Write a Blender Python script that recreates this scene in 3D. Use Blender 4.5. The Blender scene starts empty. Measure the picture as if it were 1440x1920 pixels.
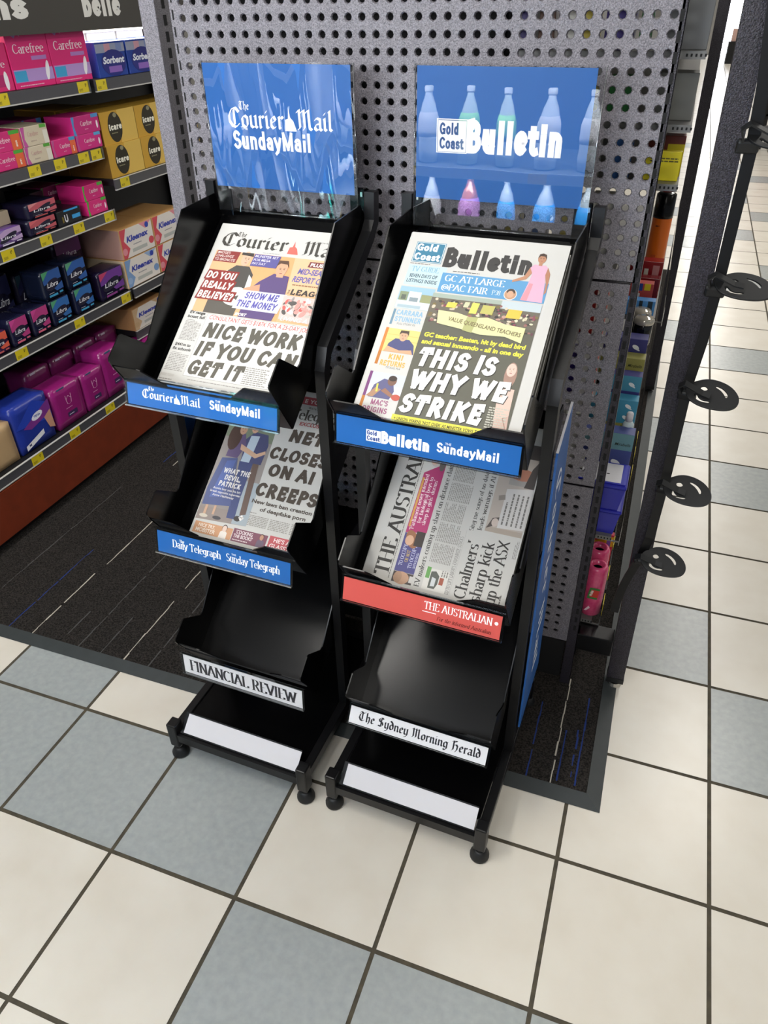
import bpy, bmesh, math, random
from mathutils import Matrix, Vector
random.seed(7)
D = bpy.data
SC = bpy.context.scene
COL = SC.collection
R = math.radians

# ------------------------------------------------------------------ camera, world, lights, exposure
cam = D.objects.new('camera', D.cameras.new('camera'))
COL.objects.link(cam)
SC.camera = cam
rt = Vector((0.9402862, 0.3400764, -0.0144854)); up = Vector((-0.1850338, 0.5463974, 0.8168307)); fw = Vector((-0.2856997, 0.7653744, -0.5766956))
cam.matrix_world = Matrix(((rt.x, up.x, -fw.x, -0.33563), (rt.y, up.y, -fw.y, -0.90808), (rt.z, up.z, -fw.z, 1.4915), (0, 0, 0, 1)))
cam.data.lens = 1376.75 / 1920 * 36
cam.data.sensor_width = 36
cam.data.clip_start = .02
SC.view_settings.view_transform = 'Standard'
SC.view_settings.look = 'None'
SC.view_settings.exposure = 0.0
SC.view_settings.gamma = 1
SC.view_settings.use_curve_mapping = False

W = D.worlds.new('world'); SC.world = W; W.use_nodes = True
W.node_tree.nodes['Background'].inputs[0].default_value = (.86, .93, 1, 1)
W.node_tree.nodes['Background'].inputs[1].default_value = .30

CEIL_Z = 2.9
LIGHTS = [(.5, 2.7, 24)] + [(.5, 4.3 + 1.6 * k, 20) for k in range(12)] + [(-.8, -.25, 5), (-1.75, 1.4, 8), (-1.75, -1.0, 30), (-.1, -2.2, 34), (2.6, .8, 12), (2.6, 4, 14)]

# ------------------------------------------------------------------ materials
def srgb(h):
    h = h.lstrip('#')
    c = [int(h[i:i + 2], 16) / 255 for i in (0, 2, 4)]
    return tuple((x / 12.92 if x <= .04045 else ((x + .055) / 1.055) ** 2.4) for x in c) + (1,)

MATS = {}
def mat(name, col, rough=.5, metal=0, spec=.5, noise=None, bump=None, emit=None, coat=0):
    """noise=(scale, amount, colour2)  bump=(scale, strength)"""
    if name in MATS: return MATS[name]
    m = D.materials.new(name); m.use_nodes = True
    nt = m.node_tree; b = nt.nodes['Principled BSDF']
    c = srgb(col) if isinstance(col, str) else col
    b.inputs['Base Color'].default_value = c
    b.inputs['Roughness'].default_value = rough
    b.inputs['Metallic'].default_value = metal
    b.inputs['Specular IOR Level'].default_value = spec
    if coat: b.inputs['Coat Weight'].default_value = coat; b.inputs['Coat Roughness'].default_value = .05
    if noise or bump:
        tc = nt.nodes.new('ShaderNodeTexCoord')
    if noise:
        n = nt.nodes.new('ShaderNodeTexNoise'); n.inputs['Scale'].default_value = noise[0]; n.inputs['Detail'].default_value = 3
        nt.links.new(tc.outputs['Object'], n.inputs['Vector'])
        r = nt.nodes.new('ShaderNodeValToRGB')
        r.color_ramp.elements[0].position = .5 - noise[1]; r.color_ramp.elements[1].position = .5 + noise[1]
        r.color_ramp.elements[0].color = c; r.color_ramp.elements[1].color = srgb(noise[2])
        nt.links.new(n.outputs['Fac'], r.inputs['Fac']); nt.links.new(r.outputs['Color'], b.inputs['Base Color'])
    if bump:
        n = nt.nodes.new('ShaderNodeTexNoise'); n.inputs['Scale'].default_value = bump[0]; n.inputs['Detail'].default_value = 2
        nt.links.new(tc.outputs['Object'], n.inputs['Vector'])
        bp = nt.nodes.new('ShaderNodeBump'); bp.inputs['Strength'].default_value = bump[1]; bp.inputs['Distance'].default_value = .002
        nt.links.new(n.outputs['Fac'], bp.inputs['Height']); nt.links.new(bp.outputs['Normal'], b.inputs['Normal'])
    if emit:
        b.inputs['Emission Color'].default_value = c; b.inputs['Emission Strength'].default_value = emit
    MATS[name] = m
    return m

def film(name, tint='ffffff', gloss=.12, rough=.03, wav=0, solid=0.0):
    """thin clear plastic: mostly transparent with a glossy skin"""
    if name in MATS: return MATS[name]
    m = D.materials.new(name); m.use_nodes = True
    nt = m.node_tree; nt.nodes.clear()
    o = nt.nodes.new('ShaderNodeOutputMaterial'); mix = nt.nodes.new('ShaderNodeMixShader')
    t = nt.nodes.new('ShaderNodeBsdfTransparent'); t.inputs[0].default_value = srgb(tint)
    g = nt.nodes.new('ShaderNodeBsdfGlossy'); g.inputs['Roughness'].default_value = rough
    lw = nt.nodes.new('ShaderNodeLayerWeight'); pw = nt.nodes.new('ShaderNodeMath'); pw.operation = 'POWER'; pw.inputs[1].default_value = 4.5
    ad = nt.nodes.new('ShaderNodeMath'); ad.operation = 'MULTIPLY_ADD'; ad.inputs[1].default_value = .9; ad.inputs[2].default_value = gloss; ad.use_clamp = True
    nt.links.new(lw.outputs['Facing'], pw.inputs[0]); nt.links.new(pw.outputs[0], ad.inputs[0]); nt.links.new(ad.outputs[0], mix.inputs[0])
    nt.links.new(t.outputs[0], mix.inputs[1]); nt.links.new(g.outputs[0], mix.inputs[2]); nt.links.new(mix.outputs[0], o.inputs[0])
    if wav:
        tc = nt.nodes.new('ShaderNodeTexCoord'); mp = nt.nodes.new('ShaderNodeMapping'); mp.inputs['Scale'].default_value = (9, 1, 1.6)
        n = nt.nodes.new('ShaderNodeTexNoise'); n.inputs['Scale'].default_value = 2.2; n.inputs['Detail'].default_value = 1
        bp = nt.nodes.new('ShaderNodeBump'); bp.inputs['Strength'].default_value = wav; bp.inputs['Distance'].default_value = .01
        nt.links.new(tc.outputs['Object'], mp.inputs[0]); nt.links.new(mp.outputs[0], n.inputs['Vector']); nt.links.new(n.outputs['Fac'], bp.inputs['Height'])
        nt.links.new(bp.outputs[0], g.inputs['Normal'])
    MATS[name] = m
    return m

def ink(hexc, rough=.55):
    return mat('ink_%s_%d' % (hexc, int(rough * 100)), hexc, rough, spec=.35)

BLACK = mat('gloss_black_steel', '060607', .2, spec=.24, bump=(900, .03))
BLACKM = mat('satin_black_steel', '0d0d0f', .36, spec=.32)
RUBBER = mat('black_rubber', '131416', .5)
CHROME = mat('bright_zinc', 'c9c6c0', .2, metal=1)
HAMMER = mat('hammertone_grey', '4c4a50', .42, spec=.5, noise=(620, .2, '8a868d'), bump=(420, .55))
HAMMERD = mat('hammertone_dark', '141216', .36, spec=.4, noise=(560, .14, '3c3841'), bump=(460, .5))
DARK = mat('dark_interior', '08080a', .8)
PAPER = mat('newsprint', 'c9c7c2', .8, spec=.2)
PAPERE = mat('newsprint_edges', 'b9b5ab', .9, spec=.1, bump=(1400, .5))
CLEAR = film('clear_plastic', gloss=.006, rough=.12)
WHITE = mat('white_card', 'd9d8dd', .5)

# ------------------------------------------------------------------ mesh builder
class MB:
    def __init__(s): s.v = []; s.f = []; s.m = []; s.mats = []
    def mi(s, m):
        if m not in s.mats: s.mats.append(m)
        return s.mats.index(m)
    def add(s, verts, faces, m, M=None):
        o = len(s.v); i = s.mi(m)
        s.v += [tuple(M @ Vector(p)) if M is not None else tuple(p) for p in verts]
        s.f += [tuple(o + k for k in f) for f in faces]; s.m += [i] * len(faces)
    def box(s, a, b, m, M=None, bev=0):
        x0, y0, z0 = a; x1, y1, z1 = b
        if bev:
            bm = bmesh.new(); bmesh.ops.create_cube(bm, size=1)
            for v in bm.verts: v.co = Vector(((x0 + x1) / 2 + v.co.x * (x1 - x0), (y0 + y1) / 2 + v.co.y * (y1 - y0), (z0 + z1) / 2 + v.co.z * (z1 - z0)))
            bmesh.ops.bevel(bm, geom=bm.edges[:], offset=bev, segments=2, affect='EDGES', profile=.5)
            bm.verts.index_update()
            s.add([v.co[:] for v in bm.verts], [[v.index for v in f.verts] for f in bm.faces], m, M); bm.free(); return
        s.add([(x0, y0, z0), (x1, y0, z0), (x1, y1, z0), (x0, y1, z0), (x0, y0, z1), (x1, y0, z1), (x1, y1, z1), (x0, y1, z1)],
              [(3, 2, 1, 0), (4, 5, 6, 7), (0, 1, 5, 4), (1, 2, 6, 5), (2, 3, 7, 6), (3, 0, 4, 7)], m, M)
    def prism(s, pts, d0, d1, m, axis='x', M=None):
        """outline pts (2D) extruded along axis between d0 and d1"""
        n = len(pts)
        def P(p, d): return {'x': (d, p[0], p[1]), 'y': (p[0], d, p[1]), 'z': (p[0], p[1], d)}[axis]
        v = [P(p, d0) for p in pts] + [P(p, d1) for p in pts]
        f = [tuple(range(n))[::-1], tuple(range(n, 2 * n))] + [(i, (i + 1) % n, n + (i + 1) % n, n + i) for i in range(n)]
        s.add(v, f, m, M)
    def lathe(s, prof, m, M=None, n=20):
        v = []; f = []
        for r, z in prof:
            for i in range(n): a = 2 * math.pi * i / n; v.append((r * math.cos(a), r * math.sin(a), z))
        for k in range(len(prof) - 1):
            for i in range(n): f.append((k * n + i, k * n + (i + 1) % n, (k + 1) * n + (i + 1) % n, (k + 1) * n + i))
        f.append(tuple(range(n))[::-1]); f.append(tuple((len(prof) - 1) * n + i for i in range(n)))
        s.add(v, f, m, M)
    def tube(s, path, hw, hh, m, side=(1, 0, 0), M=None):
        """rectangular section swept along path; side = width direction"""
        P = [Vector(p) for p in path]; sd = Vector(side).normalized(); v = []; f = []
        for i, p in enumerate(P):
            t = (P[min(i + 1, len(P) - 1)] - P[max(i - 1, 0)]).normalized()
            u = t.cross(sd).normalized(); k = 1
            if 0 < i < len(P) - 1:
                c = (P[i + 1] - p).normalized().dot((p - P[i - 1]).normalized()); k = 1 / max(.5, math.sqrt((1 + c) / 2))
            for a, b in ((-1, -1), (1, -1), (1, 1), (-1, 1)): v.append(p + sd * hw * a + u * hh * k * b)
        for i in range(len(P) - 1):
            for j in range(4): f.append((i * 4 + j, i * 4 + (j + 1) % 4, i * 4 + 4 + (j + 1) % 4, i * 4 + 4 + j))
        f.append((3, 2, 1, 0)); e = (len(P) - 1) * 4; f.append((e, e + 1, e + 2, e + 3))
        s.add(v, f, m, M)
    def build(s, name, parent=None, smooth=False, M=None):
        me = D.meshes.new(name); me.from_pydata([tuple(p) for p in s.v], [], s.f)
        for m in s.mats: me.materials.append(m)
        me.polygons.foreach_set('material_index', s.m)
        if smooth: me.polygons.foreach_set('use_smooth', [True] * len(s.f))
        me.update()
        o = D.objects.new(name, me); COL.objects.link(o)
        if parent is not None: o.parent = parent
        if M is not None: o.matrix_world = M
        return o

def tag(o, label, cat, group=None, kind=None):
    if kind: o['kind'] = kind
    if label: o['label'] = label
    if cat: o['category'] = cat
    if group: o['group'] = group
    return o
def thing(name, label, cat, M=None, group=None):
    o = D.objects.new(name, None); COL.objects.link(o); o.empty_display_size = .05
    if M is not None: o.matrix_world = M
    return tag(o, label, cat, group)
def struct(mb, name):
    o = mb.build(name); o['kind'] = 'structure'; return o
T = Matrix.Translation
def Rz(a): return Matrix.Rotation(a, 4, 'Z')
def Rx(a): return Matrix.Rotation(a, 4, 'X')
def Ry(a): return Matrix.Rotation(a, 4, 'Y')

# ------------------------------------------------------------------ lettering
_TC = {}
def sans(s, bold=.0):
    k = (s, bold)
    if k not in _TC:
        c = D.curves.new('t', 'FONT'); c.body = s; c.size = 1; c.offset = min(bold * 1.2 + .006, .04); c.resolution_u = 3; c.fill_mode = 'FRONT'
        o = D.objects.new('t', c); me = D.meshes.new_from_object(o)
        v = [(p.co.x, p.co.y) for p in me.vertices]; f = [tuple(p.vertices) for p in me.polygons]
        D.objects.remove(o); D.curves.remove(c); D.meshes.remove(me)
        _TC[k] = (v, f)
    return _TC[k]
def capinfo(b):
    v, _ = sans('H', b); ys = [p[1] for p in v]; return min(ys), max(ys)

def E(cx, cy, rx, ry, a0, a1, n=9):
    return [(cx + rx * math.cos(R(a0 + (a1 - a0) * i / n)), cy + ry * math.sin(R(a0 + (a1 - a0) * i / n))) for i in range(n + 1)]
SERIF = {
 'A': (.76, [[(.05, 0), (.38, 1)], [(.38, 1), (.71, 0)], [(.17, .33), (.6, .33)]]),
 'B': (.68, [[(.15, 0), (.15, 1)], [(.15, 1), (.36, 1)] + E(.36, .76, .19, .24, 90, -90) + [(.15, .52)], [(.36, .52)] + E(.38, .26, .22, .26, 90, -90) + [(.15, 0)]]),
 'C': (.7, [E(.38, .5, .3, .5, 45, 315, 14)]),
 'D': (.76, [[(.15, 0), (.15, 1)], [(.15, 1), (.36, 1)] + E(.36, .5, .32, .5, 90, -90, 12) + [(.15, 0)]]),
 'E': (.64, [[(.15, 0), (.15, 1)], [(.15, 1), (.56, 1), (.56, .84)], [(.15, .52), (.46, .52)], [(.15, 0), (.58, 0), (.58, .18)]]),
 'F': (.6, [[(.15, 0), (.15, 1)], [(.15, 1), (.56, 1), (.56, .84)], [(.15, .52), (.46, .52)]]),
 'G': (.76, [E(.38, .5, .3, .5, 45, 300, 14), [(.64, .05), (.64, .42)], [(.48, .42), (.7, .42)]]),
 'H': (.8, [[(.15, 0), (.15, 1)], [(.65, 0), (.65, 1)], [(.15, .52), (.65, .52)]]),
 'I': (.32, [[(.16, 0), (.16, 1)]]),
 'K': (.74, [[(.15, 0), (.15, 1)], [(.15, .4), (.6, 1)], [(.3, .56), (.64, 0)]]),
 'L': (.6, [[(.15, 0), (.15, 1)], [(.15, 0), (.56, 0), (.56, .18)]]),
 'M': (.94, [[(.13, 0), (.13, 1)], [(.13, 1), (.47, .05)], [(.47, .05), (.8, 1)], [(.8, 0), (.8, 1)]]),
 'N': (.8, [[(.14, 0), (.14, 1)], [(.14, 1), (.66, 0)], [(.66, 0), (.66, 1)]]),
 'O': (.78, [E(.39, .5, .31, .5, 0, 360, 18)]),
 'P': (.64, [[(.15, 0), (.15, 1)], [(.15, 1), (.36, 1)] + E(.36, .74, .21, .26, 90, -90) + [(.15, .48)]]),
 'R': (.72, [[(.15, 0), (.15, 1)], [(.15, 1), (.36, 1)] + E(.36, .75, .2, .25, 90, -90) + [(.15, .5)], [(.36, .5), (.64, 0)]]),
 'S': (.6, [E(.3, .75, .21, .25, 30, 260, 9) + E(.3, .26, .23, .26, 80, -150, 10)]),
 'T': (.68, [[(.34, 0), (.34, 1)], [(.05, .82), (.05, 1), (.63, 1), (.63, .82)]]),
 'U': (.78, [[(.14, 1), (.14, .3)] + E(.39, .3, .25, .3, 180, 360) + [(.64, 1)]]),
 'V': (.72, [[(.05, 1), (.36, 0)], [(.36, 0), (.67, 1)]]),
 'W': (1.04, [[(.05, 1), (.29, 0)], [(.29, 0), (.52, .9)], [(.52, .9), (.75, 0)], [(.75, 0), (.99, 1)]]),
 'X': (.74, [[(.07, 0), (.67, 1)], [(.07, 1), (.67, 0)]]),
 'Y': (.7, [[(.05, 1), (.35, .45)], [(.65, 1), (.35, .45)], [(.35, .45), (.35, 0)]]),
 'a': (.54, [E(.25, .2, .17, .2, 0, 360, 12), [(.42, 0), (.42, .45)] + E(.25, .46, .17, .2, 0, 150, 7)]),
 'b': (.58, [[(.12, 0), (.12, 1)], E(.31, .33, .19, .33, 0, 360, 14)]),
 'c': (.5, [E(.28, .33, .2, .33, 50, 310, 12)]),
 'd': (.6, [E(.27, .33, .19, .33, 0, 360, 14), [(.47, 0), (.47, 1)]]),
 'e': (.54, [[(.09, .37), (.47, .37)] + E(.28, .33, .2, .33, 10, 315, 14)]),
 'f': (.36, [[(.16, 0), (.16, .8)] + E(.29, .8, .13, .2, 180, 50, 6), [(.03, .66), (.32, .66)]]),
 'g': (.56, [E(.26, .36, .18, .3, 0, 360, 14), [(.46, .66), (.46, -.08)] + E(.27, -.08, .19, .2, 0, -150, 7)]),
 'h': (.6, [[(.12, 0), (.12, 1)], [(.12, .45)] + E(.3, .46, .18, .2, 160, 0, 7) + [(.48, 0)]]),
 'i': (.26, [[(.13, 0), (.13, .66)], [(.13, .84), (.13, .96)]]),
 'k': (.56, [[(.12, 0), (.12, 1)], [(.12, .25), (.46, .66)], [(.24, .4), (.5, 0)]]),
 'l': (.26, [[(.13, 0), (.13, 1)]]),
 'm': (.9, [[(.12, 0), (.12, .66)], [(.12, .45)] + E(.28, .46, .16, .2, 160, 0, 7) + [(.44, 0)], [(.44, .45)] + E(.6, .46, .16, .2, 160, 0, 7) + [(.76, 0)]]),
 'n': (.6, [[(.12, 0), (.12, .66)], [(.12, .45)] + E(.3, .46, .18, .2, 160, 0, 7) + [(.48, 0)]]),
 'o': (.58, [E(.29, .33, .21, .33, 0, 360, 16)]),
 'p': (.58, [[(.12, -.3), (.12, .66)], E(.31, .33, .19, .33, 0, 360, 14)]),
 'r': (.42, [[(.12, 0), (.12, .66)], [(.12, .42)] + E(.29, .46, .15, .2, 160, 50, 5)]),
 's': (.46, [E(.23, .49, .15, .17, 30, 260, 8) + E(.23, .17, .17, .17, 80, -150, 8)]),
 't': (.36, [[(.15, .85), (.15, .15)] + E(.27, .15, .12, .15, 180, 300, 5), [(.02, .66), (.3, .66)]]),
 'u': (.6, [[(.12, .66), (.12, .2)] + E(.29, .2, .17, .2, 180, 340, 7), [(.47, 0), (.47, .66)]]),
 'v': (.54, [[(.04, .66), (.27, 0)], [(.27, 0), (.5, .66)]]),
 'w': (.8, [[(.04, .66), (.22, 0)], [(.22, 0), (.4, .6)], [(.4, .6), (.58, 0)], [(.58, 0), (.76, .66)]]),
 'x': (.54, [[(.04, 0), (.5, .66)], [(.04, .66), (.5, 0)]]),
 'y': (.54, [[(.04, .66), (.28, 0)], [(.5, .66), (.24, -.15), (.1, -.28)]]),
 "'": (.2, [[(.1, 1), (.08, .78)]]), '-': (.36, [[(.05, .33), (.31, .33)]]), '@': (.9, [E(.45, .4, .17, .22, 0, 360), E(.45, .38, .38, .5, -30, 280, 16)]),
 'z': (.5, [[(.06, .66), (.44, .66), (.06, 0), (.46, 0)]]), '+': (.5, [[(.08, .45), (.42, .45)], [(.25, .28), (.25, .62)]]), '?': (.5, [E(.25, .75, .18, .25, 170, -60) + [(.25, .28)], [(.25, .0), (.25, .08)]]), '3': (.5, [E(.25, .76, .18, .24, 150, -90), E(.25, .26, .2, .26, 90, -150)]),
 '8': (.5, [E(.25, .76, .17, .24, 0, 360), E(.25, .26, .2, .26, 0, 360)]), ',': (.22, [[(.11, .08), (.06, -.12)]]),
}
_u = [(.05, .55), (.13, .62), (.13, .1), (.26, 0), (.42, .12)]
_o = [(.12, .12), (.12, .5), (.28, .62), (.44, .5), (.44, .12), (.28, 0), (.12, .12)]
GOTH = {
 'o': (.54, [_o]), 'n': (.58, [[(.05, .55), (.14, .62), (.14, .05), (.2, 0)], [(.14, .48), (.34, .62), (.44, .5), (.44, .08), (.53, 0)]]),
 'u': (.58, [_u, [(.36, .6), (.44, .62), (.44, .06), (.53, 0)]]), 'r': (.42, [[(.05, .55), (.14, .62), (.14, .05), (.2, 0)], [(.14, .46), (.3, .62), (.38, .52)]]),
 'i': (.3, [[(.05, .55), (.14, .62), (.14, .07), (.24, 0)], [(.1, .78), (.18, .88)]]), 'e': (.5, [[(.14, .28), (.42, .42), (.3, .62), (.13, .48), (.13, .12), (.26, 0), (.42, .1)]]),
 'a': (.56, [[(.1, .5), (.22, .62), (.42, .56), (.42, .08), (.52, 0)], [(.4, .34), (.2, .3), (.11, .2), (.11, .1), (.22, 0), (.42, .12)]]),
 'l': (.3, [[(.06, .9), (.15, 1), (.15, .08), (.26, 0)]]), 'd': (.54, [[(.44, .12), (.28, 0), (.12, .12), (.12, .48), (.26, .6), (.44, .46), (.44, .12)], [(.44, .46), (.34, .76), (.12, .95)]]),
 'y': (.56, [_u, [(.36, .6), (.44, .62), (.44, 0), (.34, -.2), (.14, -.27)]]), 'g': (.56, [_o, [(.44, .5), (.52, .62)], [(.44, .4), (.44, -.1), (.3, -.27), (.1, -.2)]]),
 'h': (.56, [[(.05, .9), (.14, 1), (.14, .06), (.2, 0)], [(.14, .46), (.32, .62), (.44, .5), (.42, .06), (.32, -.18)]]),
 'm': (.88, [[(.05, .55), (.14, .62), (.14, .05), (.2, 0)], [(.14, .48), (.32, .62), (.42, .5), (.42, .05), (.48, 0)], [(.42, .48), (.62, .62), (.72, .5), (.72, .08), (.82, 0)]]),
 'T': (.84, [[(.1, .82), (.3, 1), (.55, .86), (.8, 1)], [(.45, .92), (.2, .7), (.14, .32), (.3, .05), (.52, 0), (.74, .17)], [(.46, .85), (.46, .14)]]),
 'C': (.84, [[(.76, .78), (.56, 1), (.3, .92), (.12, .62), (.12, .3), (.3, .05), (.52, 0), (.76, .2)], [(.44, .9), (.44, .12)]]),
 'M': (1.04, [[(.04, .85), (.2, 1), (.24, .1), (.08, 0)], [(.25, .82), (.5, 1), (.52, .1), (.42, 0)], [(.52, .8), (.78, 1), (.82, .1), (.95, 0)]]),
 'S': (.74, [[(.62, .88), (.4, 1), (.16, .82), (.2, .6), (.52, .45), (.6, .22), (.4, .02), (.08, .1)], [(.4, .9), (.38, .1)]]),
 'H': (.82, [[(.06, .85), (.24, 1), (.24, .05), (.08, -.1)], [(.24, .48), (.5, .64), (.66, .48), (.64, .1), (.48, -.16)], [(.56, .95), (.4, 1), (.3, .8)]]),
}
def heavy(s, t):
    """even-weight bold grotesque lettering, cap height 1"""
    v = []; f = []; x = 0; k = 1 - t * .9; gap = t * .62
    for ch in s:
        if ch == ' ': x += .3; continue
        if ch not in SERIF: x += .4; continue
        w, st = SERIF[ch]; off = x + t * .5
        if ch == 'i': st = [[(.13, 0), (.13, .55)], [(.13, .88), (.13, .93)]]
        for pl in st:
            pts = [(off + px_ * .86, t * .45 + py_ * k) for px_, py_ in pl]
            n = len(pts) - 1; L = []; closed = math.hypot(pts[0][0] - pts[-1][0], pts[0][1] - pts[-1][1]) < 1e-4
            for i, (a, b) in enumerate(pts):
                q = pts[(i - 1) % n if closed else max(i - 1, 0)]; r = pts[(i + 1) if i < n else (1 if closed else n)]
                d = (r[0] - q[0], r[1] - q[1]); l = math.hypot(*d) or 1; nx, ny = -d[1] / l, d[0] / l; m = 1
                if 0 < i < n:
                    e = (r[0] - a, r[1] - b); le = math.hypot(*e) or 1; m = min(1.5, 1 / max(.4, abs(-e[1] / le * nx + e[0] / le * ny)))
                sx = sy = 0
                if not closed and i in (0, n): g = t * .45 * (-1 if i == 0 else 1); sx, sy = d[0] / l * g, d[1] / l * g
                tt = t / 2 * (1 if abs(ny) < .7 else .88)
                L.append(((a + sx + nx * tt * m, b + sy + ny * tt * m), (a + sx - nx * tt * m, b + sy - ny * tt * m)))
            for (a, b), (c, d) in zip(L, L[1:]): o = len(v); v.extend((a, b, d, c)); f.append((o, o + 1, o + 2, o + 3))
        x += w * .86 + gap
    return v, f
def strokes(s, font, thick, thin):
    """lettering drawn with a broad nib -> (verts, faces) with cap height 1"""
    v = []; f = []; x = 0
    if font == 'heavy': return heavy(s, thick)
    G = GOTH if font == 'goth' else SERIF
    th = R(38) if font == 'goth' else 0
    nib = (thick * math.cos(th) / 2, thick * math.sin(th) / 2)
    def quad(a, b, c, d):
        o = len(v); v.extend((a, b, c, d)); f.append((o, o + 1, o + 2, o + 3))
    for ch in s:
        if ch == ' ': x += .34; continue
        if ch not in G: x += .4; continue
        w, st = G[ch]
        for pl in st:
            for (ax, ay), (bx, by) in zip(pl, pl[1:]):
                dx, dy = bx - ax, by - ay; l = math.hypot(dx, dy) or 1
                px_, py_ = -dy / l * thin / 2, dx / l * thin / 2
                ax += x; bx += x
                quad((ax - nib[0], ay - nib[1]), (ax + nib[0], ay + nib[1]), (bx + nib[0], by + nib[1]), (bx - nib[0], by - nib[1]))
                quad((ax - px_, ay - py_), (ax + px_, ay + py_), (bx + px_, by + py_), (bx - px_, by - py_))
                ax -= x; bx -= x
            if font != 'goth':
                for (ex, ey), (qx, qy) in ((pl[0], pl[1]), (pl[-1], pl[-2])):
                    if abs(ex - qx) < .4 * abs(ey - qy) and min(abs(ey - k) for k in (0, 1, .66, -.3)) < .02:
                        hw = thick / 2 + .07; h = thin / 2 * 1.1
                        quad((x + ex - hw, ey - h), (x + ex + hw, ey - h), (x + ex + hw, ey + h), (x + ex - hw, ey + h))
        x += w
    return v, f

class Print:
    """flat printing laid out in a 2D frame; every item sits on its own thin ink layer"""
    def __init__(s): s.items = []; s.bb = []
    def raw(s, v, f, c, rough=.55):
        b = (min(p[0] for p in v), min(p[1] for p in v), max(p[0] for p in v), max(p[1] for p in v))
        k = max([q[4] for q in s.bb if q[0] < b[2] and b[0] < q[2] and q[1] < b[3] and b[1] < q[3]], default=-1) + 1
        s.bb.append(b + (k,)); s.items.append((v, f, c, k, rough))
    def poly(s, pts, c): s.raw(pts, [tuple(range(len(pts)))], c)
    def rect(s, x0, y0, x1, y1, c): s.poly([(x0, y0), (x1, y0), (x1, y1), (x0, y1)], c)
    def quadt(s, x0, y0, x1, y1, c, sl): s.poly([(x0, y0), (x1, y0), (x1 + sl, y1), (x0 + sl, y1)], c)
    def ell(s, cx, cy, rx, ry, c, n=16, rot=0):
        cr, sr = math.cos(rot), math.sin(rot)
        s.poly([(cx + rx * math.cos(6.2832 * i / n) * cr - ry * math.sin(6.2832 * i / n) * sr, cy + rx * math.cos(6.2832 * i / n) * sr + ry * math.sin(6.2832 * i / n) * cr) for i in range(n)], c)
    def text(s, t, x0, y0, x1, h, c, font='sans', bold=.0, sl=0, thick=.16, thin=.05, rot=0):
        """baseline from (x0,y0), width to x1 (x1 = length when rot), cap height h"""
        if font == 'sans':
            v, f = sans(t, bold); lo, hi = capinfo(bold); ch = hi - lo; base = lo
        else:
            v, f = strokes(t, font, thick, thin); ch = 1; base = 0
        if not v: return
        ax = min(p[0] for p in v); bx = max(p[0] for p in v)
        wid = (x1 - x0) if not rot else x1
        kx = wid / (bx - ax); ky = h / ch
        o = []
        for p in v:
            X = (p[0] - ax) * kx; Y = (p[1] - base) * ky; X += sl * Y
            if rot: X, Y = X * math.cos(rot) - Y * math.sin(rot), X * math.sin(rot) + Y * math.cos(rot)
            o.append((x0 + X, y0 + Y))
        s.raw(o, f, c)
    def face(s, cx, cy, rx, ry, c='6b4636', tilt=0):
        for k in (-1, 1): s.ell(cx + k * rx * .38, cy + ry * .12, rx * .17, ry * .07, c, 8); s.rect(cx + k * rx * .38 - rx * .2, cy + ry * .26, cx + k * rx * .38 + rx * .2, cy + ry * .31, c)
        s.poly([(cx - rx * .08, cy + ry * .05), (cx + rx * .12, cy - ry * .22), (cx - rx * .12, cy - ry * .22)], c if False else 'b98a70'); s.ell(cx, cy - ry * .48, rx * .32, ry * .06, '9a4f48', 8)
    def grey(s, x0, y0, x1, y1, n, c='8a8782', vert=False, seed=0):
        """n lines of small body type, shown as broken word-length dashes"""
        rnd = random.Random(seed + n); v = []; f = []
        L0, L1, A0, A1 = (x0, x1, y0, y1) if not vert else (y0, y1, x0, x1)
        for i in range(n):
            a = A1 - (i + .5) * (A1 - A0) / n; hh = (A1 - A0) / n * .26; p = L0
            end = L1 - (rnd.random() * .35 * (L1 - L0) if rnd.random() < .18 else 0)
            while p < end:
                q = min(end, p + rnd.uniform(.0025, .008)); o = len(v)
                if vert: v += [(a - hh, p), (a + hh, p), (a + hh, q), (a - hh, q)]
                else: v += [(p, a - hh), (q, a - hh), (q, a + hh), (p, a + hh)]
                f.append((o, o + 1, o + 2, o + 3)); p = q + .0011
        if v: s.raw(v, f, c)
    def person(s, x, y, h, skin, hair, top, lean=0, w=1, headr=None):
        """bust in a printed picture: (x,y) bottom centre"""
        hr = headr or h * .16
        s.poly([(x - h * .34 * w, y), (x + h * .34 * w, y), (x + h * .3 * w + lean, y + h * .5), (x + h * .12 * w + lean, y + h * .62), (x - h * .12 * w + lean, y + h * .62), (x - h * .3 * w + lean, y + h * .5)], top)
        s.rect(x - hr * .4 + lean, y + h * .58, x + hr * .4 + lean, y + h * .72, skin)
        s.ell(x + lean, y + h * .84, hr * .92, hr * 1.15, hair)
        s.ell(x + lean, y + h * .8, hr * .78, hr * 1.02, skin)
    def wash(s, k=.2):
        def w(c): return ''.join('%02x' % int(int(c[i:i + 2], 16) * (1 - k) + p * k) for i, p in ((0, 0xd2), (2, 0xce), (4, 0xc6)))
        s.items = [(v, f, w(c), n, r) for v, f, c, n, r in s.items]; return s
    def emit(s, mb, M, step=.00012, base=.00015):
        """M maps (x, y, height) to the mesh"""
        for v, f, c, k, r in s.items:
            q = len(v) == 4 * len(f) and len(f) > 3; n = len(v)
            mb.add([(p[0], p[1], base + k * step + (step * .9 * (i // 4 * 4) / n if q else 0)) for i, p in enumerate(v)], f, ink(c, r) if isinstance(c, str) else c, M)
def frame(o, ex, ey, ez):
    return Matrix(((ex[0], ey[0], ez[0], o[0]), (ex[1], ey[1], ez[1], o[1]), (ex[2], ey[2], ez[2], o[2]), (0, 0, 0, 1)))

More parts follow.
